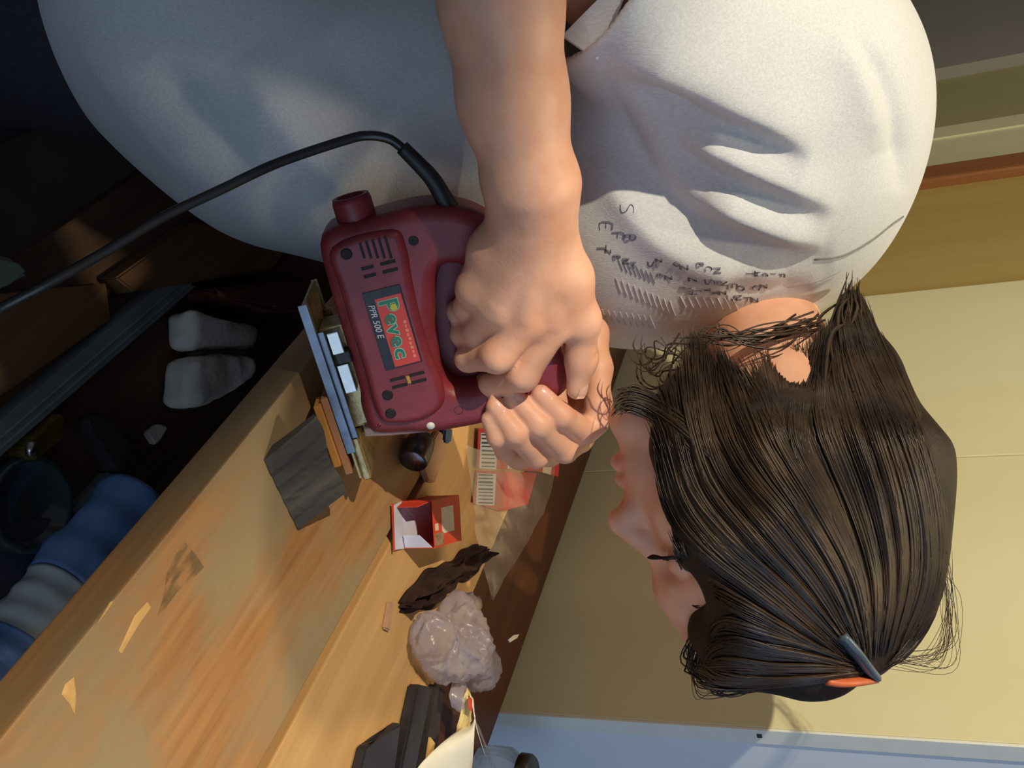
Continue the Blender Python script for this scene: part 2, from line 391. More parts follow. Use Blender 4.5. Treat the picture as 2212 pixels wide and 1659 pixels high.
m_steel = mat('pressed_steel', S(190, 188, 180), .24, metal=1.0, var=.12, scale=60, bump=.05)
m_flange = mat('brushed_sole_steel', S(112, 116, 124), .36, metal=1.0, var=.15, scale=80, bump=.05)
m_steel2 = mat('dusty_steel', S(176, 156, 112), .38, metal=.85, var=.25, scale=120, bump=.15)
m_black = mat('black_rubber', (.012, .012, .014), .5, var=.3, scale=60)
mm = lambda L_: [(x/1000, y/1000) for x, y in L_]
outer = mm([(-42, 27), (-2, 21), (43, 20), (78, 19), (93, 16), (112, 17), (118, 24), (123, 45), (128, 66), (131, 105), (130, 140), (125, 165),
            (112, 177), (80, 176), (40, 168), (5, 158), (-22, 148), (-38, 128), (-46, 100), (-46, 60)])
hole = mm([(2, 103), (30, 92), (62, 86), (80, 84), (92, 88), (98, 98), (98, 116), (92, 130), (78, 137), (50, 136), (22, 130), (5, 120)])
curve_solid('handle_web', [hole], -.022, -.004, m_red, jig, mw=PL, smooth_loop=True)
curve_solid('housing', [outer, hole], -.027, .027, m_red, jig, bev=.011, mw=PL, res=5, smooth_loop=True)
panel = mm([(-34, 33), (0, 29), (60, 28), (96, 27), (108, 34), (112, 60), (104, 78), (88, 82), (62, 80), (30, 80), (0, 82), (-20, 84), (-36, 78)])
for s_ in (1, -1):
    mw_ = PL if s_ > 0 else PL @ Matrix.Diagonal((1, 1, -1, 1))
    curve_solid('motor_housing', [panel], .012, .0315, m_red, jig, bev=.006, mw=mw_, res=4, smooth_loop=True)
CY = -.0317
def side_box(n, a0, a1, b0, b1, m, d0=.0003, d1=.0012, bev=0.0, parent=jig, cy=CY):
    return box(n, (a0/1000, cy-d0, b0/1000), (a1/1000, cy+d1, b1/1000), m, parent, bev)
for i in range(5): side_box('vent_slot', -33, -21.5+i*1.2, 52.5+i*4.6, 54.3+i*4.6, m_slot)
for a0 in (-15.5, -9.5):
    side_box('vent_slot', a0, a0+2.4, 49, 58, m_slot); side_box('vent_slot', a0, a0+2.4, 63, 74, m_slot)
for a0 in (72, 78):
    side_box('vent_slot', a0, a0+2.2, 45, 56.5, m_slot); side_box('vent_slot', a0, a0+2.2, 60, 71.5, m_slot)
m_dust = mat('sawdust', S(206, 166, 76), .9, var=.2, scale=300, bump=.5)
side_box('sawdust_clump', 73, 79, 57.2, 59.8, m_dust, d0=.0010, bev=.0005)
for (a0, b0, cy) in ((-27.5, 42, CY), (-24, 90, -.0265), (84, 40, CY), (99, 38, CY), (112, 88, -.0262)):
    o = lathe('screw_recess', [(.0001, .0006), (.0024, .0006), (.0034, .0009), (.0042, -.0001)], m_slot, jig, 16); o.matrix_local = Matrix.Translation((a0/1000, cy, b0/1000)) @ Matrix.Rotation(math.pi/2, 4, 'X')
o = lathe('screw_head', [(.0001, .0022), (.0030, .0018), (.0036, .0)], m_edge, jig, 16); o.matrix_local = Matrix.Translation((.119, -.0255, .064)) @ Matrix.Rotation(math.pi/2, 4, 'X')
# maker's plate
m_lblk = mat('label_black', S(22, 20, 22), .4, var=.1, scale=50); m_lred = mat('label_red', S(220, 62, 34), .4, var=.04, scale=50)
m_lgrn = mat('label_green', S(24, 128, 84), .4, var=.05, scale=60); m_lpale = mat('label_pale', S(166, 206, 180), .4, var=.05, scale=60)
m_lyel = mat('label_yellow', S(214, 196, 40), .4, var=.05, scale=60); m_lwht = mat('label_white', S(196, 192, 192), .4, var=.05, scale=60)
m_lpink = mat('label_pink', S(240, 140, 110), .4, var=.05, scale=60)
plate = side_box('maker_plate', 3, 64.5, 44.3, 72.3, m_lblk, d0=.0006, bev=.0003)
side_box('plate_field', 9.5, 63.5, 51.8, 71.2, m_lred, d0=.0008, parent=plate)
def ltext(n, s, a0, b0, size, m, d, off=0.0, shear=0.0, sx=1.0, rot=0.0):
    mw_ = Matrix.Translation((a0/1000, CY-d, b0/1000)) @ PL @ Matrix.Rotation(rot, 4, 'Z') @ Matrix.Diagonal((sx, 1, 1, 1))
    return text_mesh(n, s, size/1000, m, plate, mw_, extrude=.00012, shear=shear, offset=off)
for ch, a0, b0, sz, sx in (('P', 11.2, 54.0, 19.5, .98), ('e', 22.6, 55.2, 15.5, 1.05), ('v', 31.2, 54.6, 15.5, 1.1), ('e', 40.0, 54.6, 15.5, 1.1), ('c', 49.6, 54.6, 15.0, 1.25)):
    ltext('letter_outline', ch, a0, b0, sz, m_lpale, .0010, off=.00085, sx=sx); ltext('letter', ch, a0, b0, sz, m_lgrn, .0012, off=.0003, sx=sx)
st = [(.0031*math.cos(k*math.pi/8)*(1 if k % 2 == 0 else .72)+.0183, .0031*math.sin(k*math.pi/8)*(1 if k % 2 == 0 else .72)+.0635) for k in range(16)]
curve_solid('star', [st], -CY+.0012, -CY+.0015, m_lyel, plate, mw=PL)
ltext('model_text', 'PPR 500 E', 12.5, 46.0, 6.6, m_lwht, .0009, off=.00005, shear=.2, sx=.95)
for k in range(9):
    side_box('small_print', 30+k*3.4, 32.3+k*3.4, 67.2+.3*math.sin(k*2), 69.0+.3*math.cos(k*3), m_lpink, d0=.0011, parent=plate)
# sole plate and bracket
box('sole_plate', (0, -.034, 0), (.145, .034, .0022), m_steel2, jig, .0006)
box('sole_flange', (.0, -.0345, -.0028), (.122, -.0335, .0042), m_flange, jig, .0004)
box('sole_flange', (.0, .0335, -.0008), (.145, .0345, .0042), m_steel2, jig, .0004)
box('sole_rib', (.024, -.031, .0022), (.112, -.0295, .0088), m_flange, jig, .0004)
box('sole_rib', (.024, .0295, .0022), (.112, .031, .0088), m_steel2, jig, .0004)
box('sole_toe', (.112, -.030, .0015), (.150, .030, .0085), m_steel2, jig, .003, 3)
for a0, a1 in ((.0275, .0445), (.0535, .0765)): box('mounting_bracket', (a0, -.0275, .0090), (a1, -.016, .0185), m_steel, jig, .0008)
box('locking_lever', (.0445, -.0262, .010), (.0535, -.004, .0215), m_black, jig, .001)
box('mounting_block', (.026, -.0155, .0022), (.11, .0155, .024), m_steel2, jig, .002)
box('blade_shaft', (.112, -.004, .0085), (.121, .004, .03), m_steel2, jig, .0015)
m_clear = mat('clear_visor', S(212, 170, 160), .25, trans=.55, alpha=.75, var=.1, scale=50)
curve_solid('chip_visor', [mm([(110, 13), (117, 12), (121, 30), (126, 60), (120, 62), (114, 34)])], -.022, .022, m_clear, jig, bev=.001, mw=PL)
# rear dust port
o = lathe('dust_port', [(.0105, 0), (.0105, .016), (.0135, .016), (.0145, .012), (.0145, -.012), (.012, -.02)], m_red, jig, 24)
o.matrix_local = Matrix.Translation((-.046, -.004, .053)) @ Matrix.Rotation(-math.pi/2, 4, 'Y')
# cord
def jl(p): return np.linalg.inv(np.array(JM)) @ np.append(p, 1)
def jpt(px, py, d): return jl(W(px, py, d))[:3]
m_cord = mat('black_cord', (.022, .021, .02), .32, var=.2, scale=60, spec=.6)
cp = [jpt(985, 470, .705), jpt(960, 430, .69), jpt(935, 388, .682), jpt(905, 355, .676), jpt(868, 318, .672)]
tube('strain_relief', cp, [.0072, .0066, .0060, .0056, .0052], m_black, jig, 12, 26)
cp = [jpt(872, 322, .672), jpt(840, 300, .67), jpt(795, 293, .668), jpt(745, 303, .665), jpt(600, 352, .655), jpt(480, 408, .645), jpt(350, 470, .635), jpt(220, 548, .625),
      jpt(100, 615, .615), jpt(0, 668, .61), jpt(-120, 740, .60)]+[jl(np.array(q_))[:3] for q_ in ((.03, .40, .62), (.0, .33, .35), (-.04, .28, .08), (-.12, .22, .006), (-.5, .1, .005))]
tube('power_cord', cp, .0034, m_cord, jig, 10, 130)
# ------------------------------------------------------------------ person
th = math.radians(20)
HU = np.array([math.cos(th), 0, math.sin(th)]); HF = np.array([math.sin(th), 0, -math.cos(th)]); HL = np.array([0, -1., 0])
HO = Q(1700, 1150, .71); HROT = np.stack([HF, HU, HL])
def H(f, h, l=0.0): return HO + f*HF + h*HU + l*HL
body = SDF()
# head
body.ell(H(-.004, .016), (.090, .085, .073), HROT, .01)
body.ell(H(.040, -.045), (.052, .072, .057), HROT, .03)
for s_ in (1, -1):
    body.cone(H(.015, -.075, s_*.048), H(.074, -.116, s_*.014), .020, .015, .02)
    body.ball(H(.064, -.048, s_*.034), .026, .02)
    body.cone(H(.082, .006, s_*.012), H(.072, .004, s_*.042), .015, .013, .014)
body.ball(H(.080, -.117), .0135, .016)
body.cone(H(.082, .015), H(.074, .048), .022, .024, .025)
for s_ in (1, -1): body.ell(H(.098, -.014, s_*.032), (.012, .011, .016), HROT, .008, -1)
for s_ in (1, -1): body.ell(H(.0815, -.014, s_*.031), (.0125, .011, .0135), HROT, .003)
body.cone(H(.089, -.008), H(.110, -.047), .0080, .0100, .012)
body.ball(H(.1125, -.0515), .0082, .006)
for s_ in (1, -1):
    body.ell(H(.100, -.0545, s_*.0100), (.0115, .0085, .0068), HROT, .006)
    body.ell(H(.1055, -.0605, s_*.0052), (.0042, .0022, .0022), HROT, .0015, -1)
body.ell(H(.080, -.074), (.021, .030, .030), HROT, .014)
body.cone(H(.094, -.0795, -.013), H(.1005, -.0785, 0), .0035, .0052, .003); body.cone(H(.1005, -.0785, 0), H(.094, -.0795, .013), .0052, .0035, .003)
body.cone(H(.092, -.0905, -.011), H(.0985, -.091, 0), .0038, .0058, .003); body.cone(H(.0985, -.091, 0), H(.092, -.0905, .011), .0058, .0038, .003)
for s_ in (1, -1): body.ell(H(-.012, -.028, s_*.073), (.017, .029, .007), HROT, .006)
# neck and hidden trunk
body.cone(H(-.028, -.055), Q(1640, 690, .855), .050, .050, .025)
body.ell(Q(1530, 380, .90), (.12, .13, .12), None, .04)
body.cone(Q(1400, 330, .92), Q(520, 150, .92), .09, .09, .04)
# right arm
body.cone(Q(1600, 200, .82), Q(1045, -330, .60), .052, .044, .03)
body.chain([Q(1055, -320, .598), Q(1082, 0, .605), Q(1108, 215, .622), Q(1148, 400, .64), Q(1152, 470, .655)], [.045, .0385, .0345, .0290, .0250], .012)
body.cone(Q(1120, 385, .647), Q(1172, 400, .647), .0225, .0225, .012)
# right hand
WR = Q(1150, 455, .655)
MC = [(1195, 700, .703, .0132), (1136, 690, .692, .0140), (1075, 665, .688, .0135), (1024, 625, .690, .0120)]
for x, y, d, r in MC: body.cone(WR, Q(x, y, d), .0205, r, .016)
body.cone(Q(1190, 660, .698), Q(1035, 610, .688), .0145, .0125, .01)
body.cone(Q(1175, 560, .678), Q(1060, 540, .676), .0185, .0165, .012)
FINK = .006
FIN = [[(1195, 700, .703, .0132), (1130, 812, .716, .0112), (1062, 832, .742, .0090), (1048, 825, .758, .0080)],
       [(1136, 690, .692, .0140), (1074, 770, .700, .0118), (1012, 775, .728, .0094), (1004, 770, .752, .0084)],
       [(1075, 665, .688, .0135), (1036, 712, .712, .0110), (1000, 720, .735, .0090), (995, 716, .752, .0080)],
       [(1024, 625, .690, .0120), (1010, 662, .714, .0095), (990, 672, .732, .0080), (986, 668, .745, .0072)]]
for fg in FIN:
    for i in range(len(fg)-1): body.cone(Q(*fg[i][:3]), Q(*fg[i+1][:3]), fg[i][3], fg[i+1][3], FINK)
body.chain([Q(1185, 500, .668), Q(1228, 600, .688), Q(1258, 692, .712), Q(1256, 775, .726), Q(1246, 840, .733)], [.0190, .0165, .0125, .0108, .0082], .010)
body.cone(Q(1205, 600, .682), Q(1236, 690, .705), .0150, .0090, .012)
for x, y, d, r in MC[:3]: body.cone(Q(1160, 520, .652), Q(x, y-8, d-.0125), .0040, .0030, .010)       # tendons
# left arm and hand
body.chain([Q(1580, 430, 1.03), Q(1080, 470, 1.07), Q(1200, 680, .885), Q(1228, 740, .855)], [.052, .040, .028, .026], .02)
LMC = [(1276, 880, .815, .0130), (1250, 945, .818, .0130), (1186, 975, .815, .0125), (1122, 985, .808, .0112)]
for x, y, d, r in LMC: body.cone(Q(1225, 745, .852), Q(x, y, d), .0205, r, .016)
LF = [[(1276, 880, .815, .0130), (1262, 932, .772, .0106), (1212, 898, .742, .0098), (1168, 852, .737, .0078)],
      [(1250, 945, .818, .0130), (1220, 972, .772, .0106), (1165, 918, .739, .0098), (1112, 858, .737, .0078)],
      [(1186, 975, .815, .0125), (1158, 985, .770, .0098), (1112, 935, .738, .0092), (1070, 878, .735, .0074)],
      [(1122, 985, .808, .0112), (1092, 975, .768, .0080), (1074, 945, .742, .0076), (1056, 905, .738, .0062)]]
for fg in LF:
    for i in range(len(fg)-1): body.cone(Q(*fg[i][:3]), Q(*fg[i+1][:3]), fg[i][3], fg[i+1][3], .0035)
body.chain([Q(1235, 745, .845), Q(1278, 720, .80), Q(1292, 795, .785), Q(1293, 875, .775), Q(1295, 918, .770)], [.018, .0130, .0108, .0098, .0072], .008)

gx = grid(-.46, .26, .0017, .006, -.16, .25); gy = grid(.52, 1.16, .0017, .006, .62, .84); gz = grid(-.30, .34, .0017, .006, -.06, .22)
bv, bf = body.mesh(gx, gy, gz)
def lap(V, Fq, it=1, lam=.5):
    for _ in range(it):
        acc = np.zeros_like(V); num = np.zeros(len(V))
        for a, b in ((0, 1), (1, 2), (2, 3), (3, 0)):
            np.add.at(acc, Fq[:, a], V[Fq[:, b]]); np.add.at(num, Fq[:, a], 1); np.add.at(acc, Fq[:, b], V[Fq[:, a]]); np.add.at(num, Fq[:, b], 1)
        V = V+lam*(acc/np.maximum(num, 1)[:, None]-V)
    return V
bv = lap(bv, bf, 1, .4)
def skin_material():
    m = mat('skin', S(222, 162, 130), .5, sss=.12, var2=S(232, 176, 144), scale=45, bump=.10, bscale=420, spec=.4); N, L = nodes(m); b = N['Principled BSDF']
    src = b.inputs['Base Color'].links[0].from_socket; at = N.new('ShaderNodeAttribute'); at.attribute_name = 'tint'
    mx = N.new('ShaderNodeMix'); mx.data_type = 'RGBA'; mx.blend_type = 'MULTIPLY'; mx.inputs['Factor'].default_value = 1
    L.new(src, mx.inputs['A']); L.new(at.outputs['Color'], mx.inputs['B']); L.new(mx.outputs['Result'], b.inputs['Base Color']); return m
m_skin = skin_material()
tint = np.ones((len(bv), 3))
def add_tint(c, r, col, soft=.5):
    d = np.linalg.norm((bv-c)/r, axis=1); w = np.clip((1-d)/soft, 0, 1)[:, None]; tint[:] = tint*(1-w)+tint*w*np.array(col)
for l_ in (-.01, -.005, 0, .005, .01):
    add_tint(H(.1+.0*l_, -.0785, l_), .0075, (.95, .80, .80)); add_tint(H(.098, -.091, l_), .0080, (.95, .80, .80))
PORG = to_world(Q(300, 60, .95)); PORG[2] = 0.0
person = mesh_obj('person', to_world(bv), bf, m_skin, None, True, PORG)
ca = person.data.color_attributes.new('tint', 'FLOAT_COLOR', 'POINT')
ca.data.foreach_set('color', np.hstack([tint, np.ones((len(bv), 1))]).ravel())
tag(person, 'person in a grey T-shirt bending over the bench, both hands gripping the jigsaw', 'person')
def pchild(name, v, f, m, smooth=True):
    o = mesh_obj(name, np.asarray(to_world(v))-PORG, f, m, person, smooth); return o

# finger nails
m_nail = mat('finger_nail', S(236, 180, 156), .28, var=.04, scale=90, spec=.55)
def nail(p_tip, p_prev, nrm, wd=.0056, ln=.0065, off=.0062):
    t = np.asarray(p_tip)-np.asarray(p_prev); t /= np.linalg.norm(t); n = np.asarray(nrm, float); n -= t*(n @ t); n /= np.linalg.norm(n); b = np.cross(t, n)
    V, Fc = [], []; nu, nv = 10, 6
    for i in range(nv+1):
        for j in range(nu+1):
            u = (j/nu*2-1); v = (i/nv*2-1); k = math.sqrt(max(0, 1-.28*v*v if v > 0 else 1-.12*v*v))
            x = u*wd*k; V.append(np.asarray(p_tip)-t*.0015+t*v*ln+b*x+n*(off-.0030*u*u-.0018*max(v, 0)**2))
    for i in range(nv):
        for j in range(nu): q = i*(nu+1)+j; Fc.append([q, q+1, q+nu+2, q+nu+1])
    k0 = len(V); V += [v-n*.0022 for v in V]; Fc += [[a+k0 for a in q][::-1] for q in Fc]
    rim = [j for j in range(nu+1)]+[i*(nu+1)+nu for i in range(1, nv+1)]+[nv*(nu+1)+j for j in range(nu-1, -1, -1)]+[i*(nu+1) for i in range(nv-1, 0, -1)]
    for i in range(len(rim)): a, b_ = rim[i], rim[(i+1) % len(rim)]; Fc.append([a, b_, b_+k0, a+k0])
    pchild('finger_nail', np.array(V), Fc, m_nail)
nail(Q(1246, 840, .733), Q(1256, 775, .726), (.1, -.62, .80), .0060, .0072, .0088)
for i, (ox, sc_) in enumerate(((.0084, 1), (.0084, 1), (.0080, .95), (.0067, .8))):
    nail(Q(*LF[i][3][:3]), Q(*LF[i][2][:3]), (-.55, -.8, .25), .0054*sc_, .0062*sc_, ox)
nail(Q(1295, 918, .770), Q(1293, 875, .775), (.1, -.6, .8), .0054, .006, .0077)

# ---- T-shirt
shirt = SDF()
shirt.ell(Q(1560, 330, .885), (.170, .195, .168), None, .05)
shirt.ball(Q(1385, 480, .87), .098, .05)
shirt.ball(Q(1400, 480, .98), .095, .05)
shirt.chain([Q(1300, 380, .90), Q(900, 260, .90), Q(620, 230, .88)], [.142, .134, .124], .06)
shirt.ell(Q(620, 215, .90), (.112, .15, .116), None, .05)
shirt.ell(Q(448, 50, .91), (.140, .19, .137), None, .06)
shirt.ell(Q(1620, 190, .80), (.115, .11, .125), None, .06)
# right sleeve: a hollow tube cut off at the hem
slv = SDF(); SH0, SH1 = Q(1640, 150, .76), Q(1200, -150, .635)
slv.cone(SH0, SH1, .105, .066, .01)
cutn = np.array([-.20, -.50, -.84])
slv.plane(Q(1278, -60, .655), cutn, .002)
slv.cone(SH0, SH1, .098, .0595, .002, -1)
shirt.nest(slv, np.minimum(SH0-.13, SH1-.1), np.maximum(SH0+.13, SH1+.1), .025)
shirt_base = list(shirt.pr)
sx = np.arange(-.50, .03, .0027); sy = np.arange(.56, 1.12, .0036); sz = np.arange(-.46, .40, .0027)
sv, sf = shirt.mesh(sx, sy, sz); sv = lap(sv, sf, 1, .5)
# drape: every fold is a crest line with a steep and a shallow flank (width in metres), pushed along the cloth normal
FOLDS = [([(1318, 118), (1420, 150), (1540, 205), (1660, 268), (1760, 330)], .013, .030, .010),
         ([(1470, 290), (1560, 335), (1680, 392), (1815, 452)], .011, .022, .008),
         ([(1515, 430), (1590, 468), (1680, 503), (1780, 532)], .009, .020, .007),
         ([(1300, 150), (1345, 285), (1425, 410), (1520, 490), (1650, 545), (1800, 560)], -.012, .010, .016),
         ([(1345, 180), (1450, 225), (1600, 288), (1740, 345)], -.010, .010, .014),
         ([(1430, 305), (1520, 368), (1640, 425), (1780, 470)], -.008, .010, .012),
         ([(1290, 330), (1340, 430), (1430, 530), (1560, 590), (1700, 600)], .006, .016, .014),
         ([(1560, 612), (1650, 632), (1760, 622)], -.005, .010, .010),
         ([(1830, 60), (1905, 175), (1940, 300), (1948, 420)], -.007, .007, .010), ([(1800, 60), (1870, 190), (1905, 330)], .006, .02, .012),
         ([(150, 60), (260, 200), (360, 320), (470, 420)], .006, .020, .012), ([(330, 130), (450, 270), (560, 390)], -.006, .018, .018),
         ([(520, 120), (600, 250), (700, 360), (830, 430)], .008, .030, .020), ([(700, 80), (800, 220), (930, 350)], -.006, .03, .02),
         ([(900, 120), (820, 300), (700, 430), (600, 470)], .005, .020, .015)]
def drape(V, Fq):
    n = np.zeros_like(V); fn = np.cross(V[Fq[:, 2]]-V[Fq[:, 0]], V[Fq[:, 3]]-V[Fq[:, 1]])
    for i in range(4): np.add.at(n, Fq[:, i], fn)
    n /= np.linalg.norm(n, axis=1)[:, None]+1e-12
    px = CV+FPX*V[:, 2]/V[:, 1]; py = CU+FPX*V[:, 0]/V[:, 1]; face = np.clip(-(n*V).sum(1)/np.linalg.norm(V, axis=1)*3+.3, 0, 1)
    sc_ = V[:, 1]/FPX; out = np.zeros(len(V))
    for pts_, A, w1, w2 in FOLDS:
        P = smooth_path(np.array(pts_, float), 40); best = np.full(len(V), 1e9); sd = np.zeros(len(V)); tt_ = np.zeros(len(V))
        for i in range(len(P)-1):
            e = P[i+1]-P[i]; L2 = e @ e; qx = px-P[i][0]; qy = py-P[i][1]; t = np.clip((qx*e[0]+qy*e[1])/L2, 0, 1); dx = qx-t*e[0]; dy = qy-t*e[1]; d2 = dx*dx+dy*dy
            m_ = d2 < best; best = np.where(m_, d2, best); sd = np.where(m_, np.sign(e[0]*qy-e[1]*qx), sd); tt_ = np.where(m_, (i+t)/(len(P)-1), tt_)
        dist = np.sqrt(best)*sc_; w = np.where(sd < 0, w1, w2); out += A*np.exp(-(dist/w)**1.6)*np.clip(np.minimum(tt_, 1-tt_)*4, 0, 1)**.8
    return V+n*(out*face)[:, None]
sv = lap(drape(sv, sf), sf, 2, .5)
from mathutils.bvhtree import BVHTree
shirt_bvh = BVHTree.FromPolygons(to_world(sv).tolist(), sf.tolist())
m_shirt = mat('grey_melange_jersey', S(196, 196, 194), .85, var2=S(208, 208, 206), scale=700, bump=.2, bscale=1200, sheen=.15, spec=.15, stretch=(1, 1, .35))
tshirt = pchild('t_shirt', sv, sf, m_shirt)
# seams of the shirt
m_seam = mat('seam_thread', S(120, 118, 112), .9, var=.1, scale=200)
base_s = SDF(); base_s.pr = shirt.pr
def on_shirt(pts, n, lift):
    P = smooth_path(np.array(pts, float), n); out = []
    for x, y in P:
        r_ = Vector(ray(x, y)); h_ = shirt_bvh.ray_cast(Vector(C0), r_)
        if h_[0] is not None: out.append(Q(x, y, (np.array(h_[0])-C0) @ FF-lift))
    return out
def tchild(name, v, f, m, smooth=True): return mesh_obj(name, np.asarray(to_world(v))-PORG, f, m, tshirt, smooth)
sp_ = on_shirt([(1760, 560), (1820, 552), (1880, 520), (1925, 485), (1950, 468)], 18, .0002)
if len(sp_) > 3: tchild('shoulder_seam', *tube_geo(sp_, .0011, 6), m_seam)
# turned-up corner of the sleeve hem
cv_ = [Q(*p) for p in ((1352, -14, .628), (1324, 60, .634), (1291, 130, .640), (1215, 76, .650), (1258, 32, .640), (1304, -14, .634))]
ck = np.array([0, .0035, 0]); cV = cv_+[p+ck for p in cv_]; n6 = 6
tchild('sleeve_cuff', np.array(cV), [[0, 1, 2, 3, 4, 5][::-1], [6, 7, 8, 9, 10, 11]]+[[i, (i+1) % 6, (i+1) % 6+6, i+6] for i in range(6)], m_shirt, False)
# printed lettering on the chest
m_ink = mat('print_ink', S(112, 110, 114), .8, var=.15, scale=120); m_ink2 = mat('print_pale', S(204, 192, 192), .8, var=.05, scale=120)
def strokes(lst, m, name, wpx):
    parts = []
    for pts in lst:
        q = on_shirt(pts, max(3, len(pts)*2), .0002)
        if len(q) > 2: parts.append(tube_geo(q, wpx*.5*.00036, 4, flat=.3))
    if parts: tchild(name, *join_geo(parts), m, False)
def glyph(ch, x, y, s):
    """little letters lying on their side like the photograph"""
    g = {'S': [[(1, .9), (1, .3), (.8, .1), (.6, .4), (.5, .7), (.2, .9), (0, .6), (0, .1)]], 'E': [[(0, .9), (0, .1), (1, .1), (1, .9)], [(.5, .1), (.5, .7)]],
         'F': [[(0, .1), (1, .1), (1, .9)], [(.5, .1), (.5, .7)]], 'B': [[(0, .1), (1, .1), (.95, .7), (.5, .7), (.5, .1)], [(.5, .7), (0, .8), (0, .1)]],
         'C': [[(.8, .9), (1, .5), (.5, .1), (0, .5), (.2, .9)]], 'T': [[(0, .5), (1, .5)], [(1, .1), (1, .9)]], 'O': [[(0, .5), (.5, .1), (1, .5), (.5, .9), (0, .5)]],
         'I': [[(0, .5), (1, .5)]], 'N': [[(0, .1), (1, .1), (0, .9), (1, .9)]], 'Z': [[(1, .1), (1, .9), (0, .1), (0, .9)]], 'H': [[(0, .1), (1, .1)], [(0, .9), (1, .9)], [(.5, .1), (.5, .9)]]}[ch]
    return [[(x+a*s, y+b*s*.8) for a, b in st_] for st_ in g]
L1 = glyph('S', 1340, 440, 28)+glyph('E', 1296, 478, 26)+glyph('F', 1322, 500, 24)+glyph('B', 1350, 505, 22)
strokes(L1, m_ink, 'print_lettering', 4)
L2 = []; rg = random.Random(3)
for row, (x0, x1, y0, y1) in enumerate(((1290, 1380, 530, 600), (1400, 1700, 560, 610), (1420, 1660, 590, 640), (1470, 1640, 618, 660))):
    k = int((x1-x0)/17)
    for i in range(k):
        t = i/k; x = x0+(x1-x0)*t; y = y0+(y1-y0)*t*.6+rg.uniform(-5, 5)
        if rg.random() < .82: L2 += glyph(rg.choice('SEFBCTOINZH'), x, y, rg.uniform(11, 20))
strokes(L2, m_ink, 'print_lettering', 5)
L3 = [[(1330+i*13, 600+i*5.5), (1336+i*13, 618+i*5.5), (1342+i*13, 632+i*5.5)] for i in range(10)]+[[(1300+i*13, 668+i*1.8), (1306+i*13, 682+i*1.8), (1312+i*13, 696+i*1.8)] for i in range(9)]+[[(1470+i*16, 640+i*.5), (1476+i*16, 652+i*.5), (1482+i*16, 664+i*.5)] for i in range(8)]
strokes(L3, m_ink2, 'print_ticks', 4)
L4 = [[(1335+i*10, 560+i*4), (1340+i*10, 572+i*4), (1345+i*10, 584+i*4)] for i in range(8)]
strokes(L4, m_ink, 'print_ticks', 4)

# ---- trousers
m_trs = mat('dark_trousers', S(40, 40, 46), .9, var=.2, scale=200, bump=.2)
tr = SDF(); hipw = to_world(Q(330, 40, .93)); 
fw = np.array([.97, -.2, 0])
lat = np.array([.2, .97, 0])
tr.ell(hipw+np.array([-.02, 0, -.02]), (.13, .16, .14), None, .05)
for s_ in (-1, 1):
    hp = hipw+lat*s_*.085+np.array([-.02, 0, -.06]); kn = np.array([hp[0]+.03, hp[1], hp[2]*.52]); an = np.array([hp[0]-.02, hp[1], .06])
    tr.cone(hp, kn, .085, .065, .03); tr.cone(kn, an, .062, .055, .02)
tx = np.arange(hipw[0]-.25, hipw[0]+.25, .011); ty = np.arange(hipw[1]-.3, hipw[1]+.3, .011); tz = np.arange(-.01, hipw[2]+.2, .011)
tv, tf = tr.mesh(tx, ty, tz); mesh_obj('trousers', tv-PORG, tf, m_trs, person, True)
m_shoe = mat('black_shoe', (.02, .02, .022), .5, var=.2, scale=60)
for s_ in (-1, 1):
    hp = hipw+lat*s_*.085+np.array([-.04, 0, 0]); sh = SDF()
    sh.cone((hp[0]-.03, hp[1], .035), (hp[0]+.13, hp[1]-.02, .03), .035, .03, .01); sh.cone((hp[0]-.03, hp[1], .04), (hp[0]+.0, hp[1], .07), .036, .04, .01)
    a_, b_ = sh.mesh(np.arange(hp[0]-.1, hp[0]+.2, .008), np.arange(hp[1]-.08, hp[1]+.07, .008), np.arange(-.01, .13, .008)); mesh_obj('shoe', a_-PORG, b_, m_shoe, person, True)

# ---- hair
hair = SDF()
hair.ell(H(-.010, .016), (.0985, .090, .088), HROT, .02)
hair.ell(H(.150, -.050), (.095, .095, .16), HROT, .02, -1)
hair.chain([H(.020, .070, .066), H(.052, .020, .070), H(.062, -.030, .066), H(.060, -.065, .060), H(.050, -.100, .050)], [.026, .024, .021, .019, .016], .02)
hair.chain([H(.000, .040, .080), H(.020, -.030, .078), H(.012, -.085, .070)], [.022, .024, .020], .025)
hair.chain([Q(1465, 960, .655), Q(1482, 860, .665), Q(1515, 745, .69)], [.019, .013, .004], .02)
hair.chain([Q(1850, 990, .70), Q(1835, 830, .73), Q(1840, 650, .79)], [.066, .034, .010], .03)
hair.ball(Q(1690, 950, .675), .036, .03)
hair.chain([Q(1865, 1392, .665), Q(1720, 1398, .655), Q(1595, 1392, .665), Q(1530, 1365, .68)], [.020, .027, .025, .012], .02)
hair.chain([Q(1850, 1385, .70), Q(1720, 1396, .71), Q(1600, 1385, .71)], [.026, .028, .021], .02)
hx = np.arange(-.09, .27, .0034); hy = np.arange(.56, .84, .0036); hz = np.arange(.06, .35, .0034)
hv, hf_ = hair.mesh(hx, hy, hz); hv = lap(hv, hf_, 2, .5)
m_hair = mat('dark_brown_hair', S(32, 23, 16), .6, var2=S(48, 35, 25), scale=60, bump=.3, bscale=300, spec=.25)
hairo = pchild('hair', hv, hf_, m_hair)
